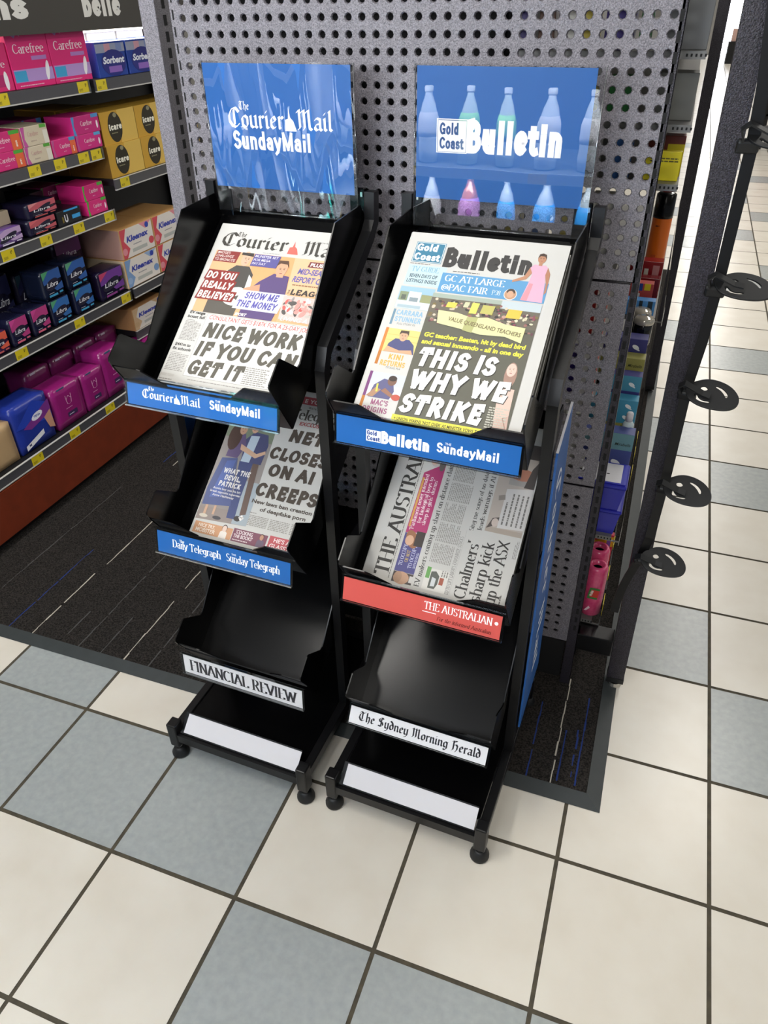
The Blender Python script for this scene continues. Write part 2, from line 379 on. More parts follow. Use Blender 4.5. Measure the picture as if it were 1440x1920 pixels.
# ------------------------------------------------------------------ the setting
CREAM = mat('cream_tile', 'd9d2c5', .27, spec=.4, noise=(9, .22, 'e0dbd0'), bump=(260, .03))
BLUE = mat('grey_blue_tile', '999f9f', .27, spec=.4, noise=(60, .3, 'a9aead'), bump=(260, .04))
GROUT = mat('dark_grout', '57503f', .85, noise=(40, .25, '3c372f'))
TS = .3; G = .0042
blue = {(-5, -1), (-6, -1), (-4, -1), (-3, -2), (-2, -2), (-1, -2), (-6, 0), (-1, 2), (0, 1), (0, 5), (-1, 6), (0, 9), (-1, 10), (0, 13), (1, 11), (1, 14), (-1, 16), (0, 17), (-1, 19), (0, 21), (1, 19), (0, 26), (1, 24), (-1, 30), (0, 33)}
clear_zone = lambda i, j: -7 <= i <= 1 and -3 <= j <= 10
mb = MB()
mb.add([(-7, -5, -.0015), (7, -5, -.0015), (7, 26, -.0015), (-7, 26, -.0015)], [(0, 1, 2, 3)], GROUT)
for i in range(-23, 23):
    for j in range(-16, 86):
        b = (i, j) in blue or (not clear_zone(i, j) and not (-2 <= i <= 2 and j > 0) and random.random() < .24)
        x, y = i * TS, j * TS
        mb.add([(x + G, y + G, 0), (x + TS - G, y + G, 0), (x + TS - G, y + TS - G, 0), (x + G, y + TS - G, 0)], [(0, 1, 2, 3)], BLUE if b else CREAM)
struct(mb, 'floor')

mb = MB(); mb.box((-7, -5, CEIL_Z), (7, 26, CEIL_Z + .05), mat('ceiling_white', 'c9c9c6', .9)); struct(mb, 'ceiling')
mb = MB(); WALL = mat('wall_paint', '8f8d88', .8); WY = 24.2; D0, D1 = .02, 1.15
mb.box((-7, WY, 0), (D0, WY + .1, CEIL_Z), WALL); mb.box((D1, WY, 0), (7, WY + .1, CEIL_Z), WALL); mb.box((D0, WY, 2.6), (D1, WY + .1, CEIL_Z), WALL)
struct(mb, 'wall_back')
mb = MB(); mb.box((-2.78, -1.5, 0), (-2.72, 24, CEIL_Z), WALL); struct(mb, 'wall_left')
mb = MB(); FRM = mat('door_frame_black', '141414', .4)
for a, b in (((D0, WY - .04, 0), (D0 + .06, WY + .04, 2.6)), ((D1 - .06, WY - .04, 0), (D1, WY + .04, 2.6)), ((D0, WY - .04, 2.54), (D1, WY + .04, 2.6))): mb.box(a, b, FRM)
mb.box((D0 + .06, WY + .02, 0), (D1 - .06, WY + .04, 2.54), mat('daylight_glass', 'f4f7ff', .3, emit=9.0)); struct(mb, 'door_1')

PANEL = mat('light_diffuser', 'fffaf2', .4, emit=2.2)
for i, (x, y, p) in enumerate(LIGHTS):
    t = thing('ceiling_light', 'white fluorescent ceiling panel over the shop floor', 'ceiling light', T((x, y, CEIL_Z)), 'ceiling panels')
    m1 = MB(); m1.box((-.17, -.62, -.03), (.17, -.6, 0), WHITE); m1.box((-.17, .6, -.03), (.17, .62, 0), WHITE); m1.box((-.17, -.6, -.03), (-.15, .6, 0), WHITE); m1.box((.15, -.6, -.03), (.17, .6, 0), WHITE); m1.build('frame', t)
    m1 = MB(); m1.box((-.15, -.6, -.02), (.15, .6, -.012), PANEL); m1.build('diffuser', t)
    l = D.lights.new('tube_light', 'AREA'); l.shape = 'RECTANGLE'; l.size = .3; l.size_y = 1.2; l.energy = p; l.color = (1, .965, .91)
    lo = D.objects.new('tube_light', l); COL.objects.link(lo); lo.parent = t; lo.location = (0, 0, -.04)

# floor mat under the gondola end, running up the left aisle
CARPET = mat('black_carpet', '161514', .95, spec=.1, noise=(260, .16, '3a3633'), bump=(600, .9))
EDGE = mat('rubber_edging', '2e3334', .5, noise=(30, .3, '363b3c'))
fm = thing('floor_mat', 'black carpet mat with blue and white flecks and grey rubber edging under the racks', 'mat', T((-1.2, 1.2, 0)))
Mm = T((1.2, -1.2, 0))
X0, X1, Y0, Y1 = -2.62, -.228, .135, 4.2; bw = .034; hz = .009
mb = MB(); mb.box((X0, Y0 + bw, .001), (X1 - bw, Y1, hz), CARPET, Mm)
FW = mat('carpet_fleck_white', 'b8b2a4', .95); FB = mat('carpet_fleck_blue', '18306e', .95); FG = mat('carpet_fleck_grey', '4b4a49', .95)
rnd = random.Random(3)
def fleck(x, y0, y1, m, w=.0022):
    y = y0; v = []; f = []
    while y < y1:
        q = min(y1, y + rnd.uniform(.012, .05)); o = len(v); dx = rnd.uniform(-.0012, .0012); ww = w * rnd.uniform(.6, 1.25)
        v += [(x + dx - ww, y, hz + .0006), (x + dx + ww, y, hz + .0006), (x + dx + ww, q, hz + .0006), (x + dx - ww, q, hz + .0006)]; f.append((o, o + 1, o + 2, o + 3))
        y = q + (rnd.uniform(.002, .02) if rnd.random() < .22 else 0)
    mb.add(v, f, m, Mm)
for x, a, b, m in ((-1.82, .17, .45, FW), (-1.812, .5, .8, FW), (-1.509, .17, .42, FW), (-1.509, .48, .66, FW), (-1.905, .17, .55, FB), (-1.95, 1.09, 1.16, FW), (-2.0, 1.1, 1.25, FB), (-.3435, .17, .5, FW), (-.29, .18, .45, FB), (-.302, .2, .34, FB), (-.33, .18, .33, FB), (-.40, .17, .4, FB), (-1.72, .2, .3, FG), (-1.66, .17, .6, FG), (-1.585, .17, .32, FG), (-1.43, .17, .5, FG), (-1.76, .7, 1.3, FG), (-2.05, .3, .9, FG), (-1.88, 1.2, 1.6, FW), (-1.62, .9, 1.3, FB), (-1.74, 1.4, 1.9, FG)):
    fleck(x, a, b, m, .0018 if m is FB else .0017)
mb.build('carpet', fm)
mb = MB()
def strip(a, b, c, d): mb.add([a, b, c, d], [(0, 1, 2, 3)], EDGE, Mm)
strip((X0, Y0, .001), (X1, Y0, .001), (X1 - bw, Y0 + bw, hz + .002), (X0, Y0 + bw, hz + .002))
strip((X1, Y0, .001), (X1, Y1, .001), (X1 - bw, Y1, hz + .002), (X1 - bw, Y0 + bw, hz + .002))
mb.build('rubber_border', fm)

# ------------------------------------------------------------------ newspaper stands
STAND = {'L': T((-1.027, -.016, 0)) @ Rz(R(-1.9)), 'R': T((-.623, -.020, 0)) @ Rz(R(-2.1))}
TRAYS = {'L': [(0, 0), (0, -.322), (-.008, -.66)], 'R': [(0, 0), (.004, -.336), (0, -.69)]}
PILE = {'L': [(0, 0), (-.010, -.322)], 'R': [(0, 0), (-.012, -.336)]}
LABZ = {'L': [(.060, .924, .046, .2), (.046, .600, .047, .2), (.036, .2565, .051, .08)], 'R': [(.058, .922, .047, .12), (.048, .590, .046, .28), (.043, .241, .037, .55)]}
CTH = Matrix(((1, 0, 0, 0), (0, .8, -.6, 0), (0, .6, .8, 0), (0, 0, 0, 1)))
def trayM(s, k):
    dy, dz = PILE[s][k]
    return STAND[s] @ T((0, .1 + dy, .885 + dz)) @ CTH           # tray frame: x across, y up the slope, z off the tray floor
QLD = [(0, 0), (.05, .5), (.3, .55), (.38, 1), (.5, .6), (.75, .45), (1, .02), (.95, 0)]
def masthead_cm(P, x0, y0, x1, h, c, tri):
    w = x1 - x0
    P.text('Courier', x0, y0, x0 + w * .545, h, c, 'goth', thick=.17, thin=.04)
    P.text('The', x0 + w * .115, y0 + h * .92, x0 + w * .215, h * .42, c, 'goth', thick=.16, thin=.05)
    P.poly([(x0 + w * (.55 + .11 * a), y0 - h * .1 + h * 1.15 * b) for a, b in QLD], tri)
    P.text('Mail', x0 + w * .655, y0, x1, h, c, 'goth', thick=.17, thin=.04)
def bulletin(P, x0, y0, x1, h, c, boxc, txtc, outline=None):
    w = x1 - x0; bwid = w * .245
    if outline: P.rect(x0 - h * .05, y0 - h * .02, x0 + bwid, y0 + h * 1.0, outline); P.rect(x0 - h * .02, y0 + h * .01, x0 + bwid - h * .03, y0 + h * .97, txtc if boxc is None else 'ffffff')
    P.rect(x0, y0 + h * .02, x0 + bwid - h * .04, y0 + h * .95, boxc or 'f0f0f4')
    P.text('Gold', x0 + h * .06, y0 + h * .53, x0 + bwid * .7, h * .36, txtc, font='heavy', thick=0.22)
    P.text('Coast', x0 + h * .06, y0 + h * .1, x0 + bwid - h * .1, h * .36, txtc, font='heavy', thick=0.22)
    P.text('Bulletin', x0 + bwid, y0, x1, h, c, font='heavy', thick=0.27)

def label_card(s, k, root, tray):
    y, zc, hh, lean = LABZ[s][k]
    key = s + str(k)
    col = {'R1': 'd2574f'}.get(key, 'eeeef2' if k == 2 else '185fa8')
    P = Print(); w = .147
    if key == 'L0':
        masthead_cm(P, -.118, -.007, .002, .016, 'ffffff', 'ffffff'); P.text('SundayMail', .02, -.0065, .118, .0165, 'ffffff', font='heavy', thick=0.19)
        P.text('THE', .032, .0075, .042, .004, 'ffffff')
    elif key == 'L1':
        P.text('Daily Telegraph', -.115, -.006, -.002, .0165, 'ffffff', 'serif', thick=.15, thin=.045); P.text('Sunday Telegraph', .01, -.006, .128, .0165, 'ffffff', 'serif', thick=.15, thin=.045)
        P.text('The', -.098, .009, -.086, .005, 'ffffff', 'serif'); P.text('THE', .022, .009, .032, .004, 'ffffff')
    elif key == 'L2':
        P.text('FINANCIAL REVIEW', -.135, -.0155, .139, .031, '2a2a30', 'serif', thick=.2, thin=.035)
    elif key == 'R0':
        bulletin(P, -.098, -.013, .008, .021, 'ffffff', None, '1c3f86'); P.text('SundayMail', .02, -.0095, .118, .0165, 'ffffff', font='heavy', thick=0.19); P.text('THE', .033, .0045, .043, .004, 'ffffff')
    elif key == 'R1':
        P.text('THE AUSTRALIAN', .008, .001, .134, .0145, 'ffffff', 'serif', thick=.15, thin=.045); P.text('For the informed Australian', .034, -.0165, .134, .0075, '5d1512', 'serif', thick=.15, thin=.06, sl=.22)
        P.rect(.006, -.0055, .032, -.004, 'ffffff'); P.ell(.141, .007, .0035, .0035, 'ffffff', 9)
    else:
        P.text('The Sydney Morning Herald', -.13, -.0075, .137, .0195, '23232a', 'goth', thick=.2, thin=.05)
    ex = (1, 0, 0); ey = (0, math.sin(lean), math.cos(lean)); ez = (0, -math.cos(lean), math.sin(lean))
    Fm = frame((0, y, zc), ex, ey, ez)
    m1 = MB(); hx = .1545
    m1.box((-hx, -hh / 2 - .003, -.0042), (hx, hh / 2 + .003, -.0032), BLACK, Fm)
    m1.box((-hx, -hh / 2 - .0035, -.0032), (hx, -hh / 2 - .001, .0022), film('clear_plastic_edge', 'd8dde0', .25), Fm)
    m1.box((-hx, hh / 2 + .006, -.0032), (hx, hh / 2 + .0075, .0022), film('clear_plastic_edge'), Fm)
    m1.add([(-hx, -hh / 2 - .001, .002), (hx, -hh / 2 - .001, .002), (hx, hh / 2 + .0065, .002), (-hx, hh / 2 + .0065, .002)], [(0, 1, 2, 3)], film('label_cover', gloss=.022, rough=.04, wav=.12), Fm)
    h = m1.build('label_holder', tray)
    h.matrix_parent_inverse = tray.matrix_basis.inverted()
    m1 = MB(); m1.box((-w - .003, -hh / 2, -.003), (w + .003, hh / 2, -.0022), ink(col, .4), Fm)
    P.emit(m1, Fm @ T((0, 0, -.0022)), step=.0001, base=.0001)
    c = m1.build('label_card', tray); c.matrix_parent_inverse = tray.matrix_basis.inverted()
    return h

def build_stand(s, label):
    t = thing('newspaper_stand', label, 'newspaper rack', STAND[s], 'newspaper racks')
    mb = MB(); px = .1685
    for sx in (-1, 1):
        x = sx * px
        mb.tube([(x, .2, .09), (x, .2, .955), (x, .212, .985), (x, .418, 1.128), (x, .438, 1.15), (x, .44, 1.2)], .0095, .0115, BLACKM)
        mb.box((x - .01, -.012, .064), (x + .01, .43, .09), BLACKM, bev=.002)          # base rail
        mb.box((x - .0125, -.036, .038), (x + .0125, -.008, .112), BLACKM, bev=.003)     # front leg
        mb.box((x - .0125, .405, .03), (x + .0125, .43, .1), BLACKM, bev=.003)           # rear leg
        a = x - sx * .012
        mb.box((min(a, a - sx * .03), .436, 1.115), (max(a, a - sx * .03), .441, 1.205), BLACK, bev=.002)   # top flange
        for z in (1.19, 1.16, 1.13): mb.box((a - sx * .006 - .002, .4345, z), (a - sx * .006 + .002, .4362, z + .008), CHROME)
    mb.box((-px, -.034, .058), (px, -.022, .082), BLACKM); mb.box((-px, .405, .062), (px, .427, .088), BLACKM)
    mb.box((-.15, .44, 1.10), (.15, .446, 1.135), BLACKM)
    mb.build('frame', t)
    mb = MB(); mb.box((-.157, .004, .083), (.157, .42, .087), BLACK, bev=.001); mb.build('base_shelf', t)
    for sx, yy in ((-1, -.022), (1, -.022), (-1, .417), (1, .417)):
        m1 = MB(); Mf = T((sx * px, yy, 0))
        m1.lathe([(.007, .024), (.0085, .024), (.0085, .034), (.006, .036), (.006, .042)], CHROME, Mf, 8)
        m1.lathe([(.0185, 0), (.0205, .003), (.0205, .009), (.015, .019), (.0125, .025), (.009, .026)], RUBBER, Mf, 20)
        m1.build('foot', t, True)
    # sloping blank label on the base
    lean = math.atan2(.034, .03); Fm = frame((0, -.0085, .1035), (1, 0, 0), (0, math.sin(lean), math.cos(lean)), (0, -math.cos(lean), math.sin(lean)))
    m1 = MB(); m1.box((-.152, -.025, -.004), (.152, .025, -.002), BLACK, Fm); m1.add([(-.152, -.025, .001), (.152, -.025, .001), (.152, .025, .001), (-.152, .025, .001)], [(0, 1, 2, 3)], CLEAR, Fm); h = m1.build('label_holder', t)
    m1 = MB(); m1.box((-.143, -.022, -.002), (.152, .022, -.001), WHITE, Fm); m1.build('label_card', t)
    for k in range(3):
        dy, dz = TRAYS[s][k]
        tl = T((0, .1 + dy, .885 + dz)) @ CTH
        m1 = MB(); x = .1545; th = .0012
        S = [(0, -.002), (.010, .105), (.013, .118), (.018, .122), (.062, .122), (.067, .119), (.088, .056), (.096, .053), (.341, .106), (.432, .045), (.432, -.002)]
        for sx in (-1, 1): m1.prism(S, sx * x - th, sx * x + th, BLACK, 'x', tl)
        m1.box((-x, 0, -.002), (x, .43, 0), BLACK, tl)
        m1.prism([(-.0012, 0), (.005, .068), (.0075, .068), (.0012, 0)], -x, x, BLACK, 'x', tl)
        m1.box((-x, .4295, 0), (x, .4315, .008), BLACK, tl)
        for sx in (-1, 1):      # folded corner tabs
            def q(xx, hh): return (sx * xx, .0012 + .0098 * hh / .105, hh)
            a = [q(.1545, .066), q(.062, .066), q(.07, .074), q(.1, .103), q(.106, .106), q(.1545, .106)]
            v = [p for p in a] + [(p[0], p[1] + .0022, p[2]) for p in a]; n = len(a)
            m1.add(v, [tuple(range(n)), tuple(range(2 * n - 1, n - 1, -1))] + [(i, (i + 1) % n, n + (i + 1) % n, n + i) for i in range(n)], BLACK, tl)
        tr = m1.build('tray', t)
        label_card(s, k, t, tr)
    # blue side banner
    sx = -1 if s == 'L' else 1
    m1 = MB(); x = sx * .184; BB = mat('blue_banner', '1c5eaa', .35)
    BP = [(.205, .16), (.385, .185), (.337, .765), (.312, .907), (.205, .862)]
    m1.prism(BP, x - .002, x + .002, BB)
    for a, b in ((2, 3), (3, 4)):
        (ya, za), (yb, zb) = BP[a], BP[b]
        m1.add([(x - .0021, ya, za + .0004), (x + .0021, ya, za + .0004), (x + .0021, yb, zb + .0004), (x - .0021, yb, zb + .0004)], [(0, 1, 2, 3)], WHITE)
    P = Print(); P.text('Courier', 0, 0, .31, .05, 'f2f4fa', 'goth', thick=.15, thin=.04); P.text('Mail', .335, 0, .54, .05, 'f2f4fa', 'goth', thick=.15, thin=.04)
    Fm = frame((x + sx * .002, .24 if sx > 0 else .3, .8 if sx > 0 else .26), (0, .07 * sx, -1) if sx > 0 else (0, 0, 1), (0, 1, 0), (sx, 0, 0))
    P.emit(m1, Fm, step=.0001); m1.build('side_banner', t)
    return t
build_stand('L', 'black four-tier newspaper rack on the left, nearest the shelves of pink cartons')
build_stand('R', 'black steel four-tier newspaper rack on the right, with a coral label strip')

# ---- header signs in clear sleeves
def header(s, label):
    t = thing('header_sign', label, 'sign', STAND[s] @ T((0, .417, 1.14)), 'header cards above the racks')
    inv = T((0, -.432, -1.14))
    x0, x1, zb = (-.14, .146, 1.196) if s == 'L' else (-.146, .139, 1.199)
    m1 = MB(); m1.box((x0, .430, zb), (x1, .4308, 1.397), ink('1a5ca4', .45), inv)
    P = Print()
    if s == 'L':
        masthead_cm(P, -.098, 1.298, .11, .031, 'eef0f6', 'eef0f6'); P.text('SundayMail', -.093, 1.262, .064, .0305, 'eef0f6', font='heavy', thick=0.19); P.text('THE', -.074, 1.294, -.06, .005, 'eef0f6')
    else:
        w0, w1 = -.108, .098
        bulletin(P, w0, 1.273, w1, .05, 'f2f2f6', None, '2c4f84', 'f2f2f6')
    P.emit(m1, inv @ frame((0, .4298, 0), (1, 0, 0), (0, 0, 1), (0, -1, 0)), step=.0001); m1.build('card', t)
    xa, xb, za = (-.142, .1525, 1.152) if s == 'L' else (-.150, .1525, 1.152)
    m1 = MB(); SL = film('rippled_sleeve_film', gloss=.12, rough=.012, wav=.22) if s == 'L' else film('flat_sleeve_film', gloss=.15, rough=.01)
    n = 14; v = []; f = []
    for i in range(n + 1):
        xx = xa + (xb - xa) * i / n
        for j, z in enumerate((za, 1.2, 1.3, 1.4)):
            v.append((xx, .4275 - .003 * math.sin(i * .9 + j) * (1 if s == 'L' else .02), z))
    for i in range(n):
        for j in range(3): f.append((i * 4 + j, i * 4 + 4 + j, i * 4 + 5 + j, i * 4 + 1 + j))
    m1.add(v, f, SL, inv)
    m1.box((xa, .4318, za), (xb, .4322, 1.4), CLEAR, inv)
    EG = film('clear_plastic_edge')
    for a, b in (((xa, .4285, za), (xb, .4325, za + .0015)), ((xb - .0015, .4285, za), (xb, .4325, 1.4)), ((xa, .4285, za), (xa + .0015, .4325, 1.4))): m1.box(a, b, EG, inv)
    m1.build('clear_sleeve', t, True)
header('L', 'blue header card with a blackletter masthead in a clear sleeve above the left rack')
header('R', 'blue header card with a boxed bold masthead in a clear sleeve above the right rack')

# ------------------------------------------------------------------ newspapers (tray frame: x, s, height)
def paper(s, k, x0, x1, s0, s1, h0, h1, label, group, P=None, jit=0):
    mb = MB(); n = 10; v = []; f = []; r = (h1 - h0) / 2
    # section along x with a rounded fold on the left
    sec = [(x1, h0), (x0 + r, h0)] + [(x0 + r - r * math.cos(a), h0 + r - r * math.sin(a)) for a in (R(-60), R(0), R(60))][::1]
    sec = [(x1, h0), (x0 + r, h0), (x0 + r * .3, h0 + r * .5), (x0, h0 + r), (x0 + r * .3, h1 - r * .4), (x0 + r, h1), (x1, h1)]
    m = len(sec)
    for y in (s0, s1):
        for a, b in sec: v.append((a, y, b))
    for i in range(m):
        j = (i + 1) % m; q = (i, j, m + j, m + i)
        mb.add([v[t] for t in q], [(0, 1, 2, 3)], PAPERE if i == m - 1 else PAPER)
    mb.add(v[:m], [tuple(range(m))], PAPERE); mb.add(v[m:], [tuple(range(m))[::-1]], PAPERE)
    if P: P.wash(.14).emit(mb, T((0, 0, h1)))
    o = mb.build('newspaper', M=trayM(s, k))
    return tag(o, label, 'newspaper', group)

# front page: left rack, top tray
P = Print()
P.text('Courier', -.1155, .3385, .027, .030, '2f2c26', 'goth', thick=.18, thin=.03); P.text('The', -.087, .361, -.068, .0105, '2f2c26', 'goth', thick=.16, thin=.05)
P.poly([(.0295 + .0225 * a, .3335 + .029 * b) for a, b in QLD], 'd95b50'); P.text('Mail', .0565, .3345, .141, .030, '2f2c26', 'goth', thick=.18, thin=.03)
P.text("We're for you", .082, .3625, .12, .0035, '55524d', sl=.1); P.grey(-.02, .3295, .03, .3315, 1)
P.rect(-.119, .1895, .1455, .3265, 'dba776'); P.poly([(-.034, .3265), (.05, .3265), (.06, .1895), (-.02, .1895)], 'dd9c63'); P.poly([(.05, .3265), (.1455, .3265), (.1455, .25), (.058, .252)], 'e3b488')
P.poly([(-.095, .1895), (-.03, .1895), (-.028, .235), (-.06, .262), (-.095, .235)], '4b453e'); P.poly([(-.085, .235), (-.022, .235), (-.022, .28), (-.036, .297), (-.064, .297), (-.084, .278)], '3b3935')
P.poly([(-.03, .28), (-.02, .27), (-.016, .235), (-.028, .232)], 'd8ddd6'); P.poly([(-.09, .277), (-.078, .285), (-.074, .262), (-.09, .25)], 'd8ddd6')
P.ell(-.049, .313, .0095, .0165, 'd4a98c'); P.face(-.047, .311, .0085, .014); P.poly([(-.061, .3265), (-.037, .3265), (-.035, .319), (-.062, .321)], '2f2a26'); P.ell(-.045, .24, .018, .010, 'cfd5cd', rot=.3); P.ell(-.048, .219, .017, .008, 'd6d9d2', rot=-.2)
P.poly([(-.02, .1895), (.05, .1895), (.058, .245), (.052, .285), (.02, .288), (-.004, .268), (-.018, .25)], '4d3a6c'); P.poly([(.0, .262), (-.03, .25), (-.033, .242), (.004, .247)], 'c58f6d')
P.ell(.032, .299, .0115, .0165, 'cf9b79'); P.face(.033, .297, .0105, .015); P.poly([(.018, .303), (.022, .3175), (.04, .318), (.046, .302), (.04, .31), (.026, .311)], '4a3021'); P.rect(.026, .281, .04, .288, 'cf9b79')
P.quadt(-.1185, .3015, -.0685, .3265, '7d2422', .003); P.text("MADGE'S", -.1145, .3195, -.0875, .0055, 'eadfd8', sl=.12); P.text('CHALLENGE', -.1155, .312, -.0775, .0055, 'eadfd8', sl=.12); P.text('TO BRONCOS', -.1165, .304, -.072, .0055, 'eadfd8', sl=.12)
for t, a, b, y in (('DO YOU', -.118, -.0565, .263), ('REALLY', -.118, -.055, .2415), ('BELIEVE?', -.1205, -.046, .2195)):
    P.quadt(a - .004, y - .003, b + .002, y + .0195, '7d1f1c', .004); P.text(t, a, y, b, .0155, 'f3ece2', font='heavy', thick=.2, sl=.14)
P.quadt(-.036, .299, .0195, .3255, '4c4789', .002); P.text('MUNSTER SET', -.032, .3185, .0165, .0052, 'e9e4ee', sl=.12); P.text('FOR MEGA', -.0325, .3105, .003, .0052, 'e9e4ee', sl=.12); P.text('PAY DAY', -.033, .3025, -.005, .0052, 'e9e4ee', sl=.12)
P.quadt(-.0385, .2055, .056, .2465, 'dcdbe6', .006); P.text('SHOW ME', -.022, .229, .047, .0145, '4d489c', font='heavy', thick=0.19, sl=.16); P.text('THE MONEY', -.0335, .2105, .05, .0145, '4d489c', font='heavy', thick=0.19, sl=.16)
P.quadt(.081, .3095, .1125, .3215, '6f2a2b', .002); P.text('PLUS', .0855, .3115, .111, .0075, 'f4ece8', bold=.03, sl=.1)
P.text('MID-SEASON', .0655, .293, .139, .0125, '54519b', bold=.02, sl=.15); P.text('REPORT CARD', .0605, .2755, .1395, .0125, '54519b', bold=.02, sl=.15); P.grey(.064, .267, .139, .272, 1, '8b5d3f')
P.text('LEAGUE', .0665, .2485, .141, .012, '2d2a27', font='heavy', thick=0.22, sl=.1); P.text('THE', .0612, .249, .0, .0, '2d2a27') if False else P.text('THE', .0645, .2495, .009, .0035, '2d2a27', rot=R(90), bold=.02)
P.poly([(.056, .2455), (.1455, .2455), (.1455, .192), (.062, .196)], 'd3b9b2')
rn = random.Random(5)
for i in range(46): P.ell(rn.uniform(.066, .14), rn.uniform(.205, .24), rn.uniform(.004, .009), rn.uniform(.002, .005), rn.choice(['c9544f', '4a4644', 'dedad4', 'd48f86', '8f8a88', 'e6c3b5', 'b9b1aa']), 8, rn.random() * 3)
P.text('LIVING A', .066, .1935, .12, .009, 'eceae6', sl=.2); P.text('SPORT', -.028, .1915, -.004, .006, 'f2ece2', bold=.03, sl=.15)
P.rect(-.0825, .056, .1455, .1875, '8f8b86'); P.rect(-.0818, .0567, .1448, .1868, 'dedcd7')
P.text('CONSULTANT GETS $187K FOR A 25-DAY JOB', -.0765, .1765, .128, .0088, 'bb3a35', sl=.12); P.rect(-.0818, .1735, .1448, .1738, 'aaa6a0')
P.text('NICE WORK', -.0775, .1385, .12, .0315, '4a463d', font='heavy', thick=0.25, sl=.16); P.text('IF YOU CAN', -.0785, .099, .1245, .0315, '4a463d', font='heavy', thick=0.25, sl=.16); P.text('GET IT', -.0795, .0605, .033, .0315, '4a463d', font='heavy', thick=0.25, sl=.16)
P.grey(.037, .058, .085, .0935, 9); P.grey(.09, .058, .14, .0935, 9, seed=4)
P.text('EV range', -.1205, .1835, -.0875, .0062, '2e2c28', bold=.02, sl=.05); P.text('boast fail', -.122, .1745, -.0855, .0062, '2e2c28', bold=.02, sl=.05); P.rect(-.121, .1695, -.104, .1702, '55524d'); P.grey(-.122, .1265, -.087, .168, 14)
P.text('$441m to', -.1245, .114, -.091, .0062, '2e2c28', bold=.02); P.text('fix schools', -.126, .105, -.087, .0062, '2e2c28', bold=.02); P.rect(-.125, .0995, -.103, .1, '55524d'); P.grey(-.1265, .062, -.087, .098, 11, seed=2)
P.text('INSIDE TODAY', -.1285, .0505, -.0995, .005, 'a8a49c'); P.grey(-.129, .042, -.09, .0465, 1); P.grey(-.07, .0485, .13, .0515, 1)
LAB = 'tabloid with a headline about nice work, {} in the left rack top tray'
paper('L', 0, -.128, .150, .013, .392, .0005, .008, 'folded tabloid lying directly under the one headlined NICE WORK in the left rack', 'tabloids in the top left tray')
paper('L', 0, -.133, .149, .013, .388, .0085, .016, 'white tabloid headlined NICE WORK IF YOU CAN GET IT on the left rack', 'tabloids in the top left tray', P)

# front page: right rack, top tray
P = Print()
bx = (-.1115, .302, -.0595, .3425)
P.rect(*bx, '2f7390'); P.rect(bx[0] + .001, bx[1] + .001, bx[2] - .001, bx[3] - .001, 'd9e2e4'); P.rect(bx[0] + .002, bx[1] + .002, bx[2] - .002, bx[3] - .002, '2a6c8b')
P.text('Gold', -.1085, .3245, -.072, .0145, 'f0f2f2', font='heavy', thick=0.22); P.text('Coast', -.1085, .306, -.063, .0145, 'f0f2f2', font='heavy', thick=0.22)
P.text('Bulletin', -.056, .2975, .0905, .0385, '2b2a28', font='heavy', thick=0.27); P.grey(-.112, .298, -.062, .3, 1, '3c3a38'); P.grey(-.035, .29, .03, .2925, 1, '3c3a38')
P.rect(-.112, .2565, -.046, .2965, 'b7d2dc'); P.text('TV GUIDE', -.106, .284, -.058, .0095, '6fa0bd', 'serif', thick=.13, thin=.04); P.text('SEVEN DAYS OF', -.1065, .272, -.058, .0068, '2c3a44', bold=.01, sl=.08); P.text('LISTINGS INSIDE', -.1085, .262, -.056, .0068, '2c3a44', bold=.01, sl=.08)
P.rect(-.051, .2495, .1245, .2868, '4f8fc0'); P.text('GC AT LARGE', -.0445, .2715, .056, .0115, 'eef3f5', 'serif', thick=.15, thin=.04); P.text('@PAC FAIR', -.046, .2545, .032, .0115, 'eef3f5', 'serif', thick=.15, thin=.04); P.text('P38', .039, .2555, .053, .0085, 'dfeaf0', 'serif', thick=.1, thin=.04)
P.ell(.069, .2598, .0105, .0105, 'e8e6e2'); P.ell(.069, .2598, .0095, .0095, 'b98a68'); P.ell(.069, .2645, .007, .0055, '3a2c24'); P.ell(.069, .2595, .0055, .0065, 'c99a7a')
P.poly([(.0865, .2515), (.1215, .2505), (.118, .286), (.115, .302), (.118, .314), (.112, .3195), (.094, .3195), (.0885, .313), (.094, .3), (.092, .284)], 'dba3bd'); P.poly([(.0865, .2515), (.097, .2512), (.1, .283), (.094, .284)], 'd98a96')
P.poly([(.0885, .313), (.083, .296), (.066, .2865), (.066, .2825), (.087, .2905), (.0935, .303)], 'b27b5c'); P.poly([(.1165, .316), (.1225, .304), (.1235, .27), (.1205, .2655), (.1195, .285), (.115, .302)], 'a86f52')
P.rect(.1005, .318, .106, .3245, 'b27b5c'); P.ell(.1035, .331, .0066, .0085, 'b27b5c'); P.face(.1035, .3305, .006, .008, '3c251c'); P.poly([(.0965, .331), (.098, .3395), (.1035, .3415), (.109, .3395), (.1105, .331), (.107, .336), (.1, .336)], '3b2a22')
P.rect(-.1145, .2105, -.053, .254, 'b9c0bb'); P.rect(-.1135, .2115, -.054, .253, '8fb6cf'); P.rect(-.1135, .2115, -.054, .226, 'c9d6dc'); P.rect(-.112, .226, -.097, .243, '7d8a68'); P.rect(-.096, .222, -.075, .244, 'e2e3de'); P.rect(-.074, .225, -.056, .24, '8a8f63'); P.rect(-.093, .225, -.078, .233, '7d8c94'); P.rect(-.108, .228, -.1, .237, '4f574e'); P.rect(-.11, .2125, -.07, .218, '9db3bd')
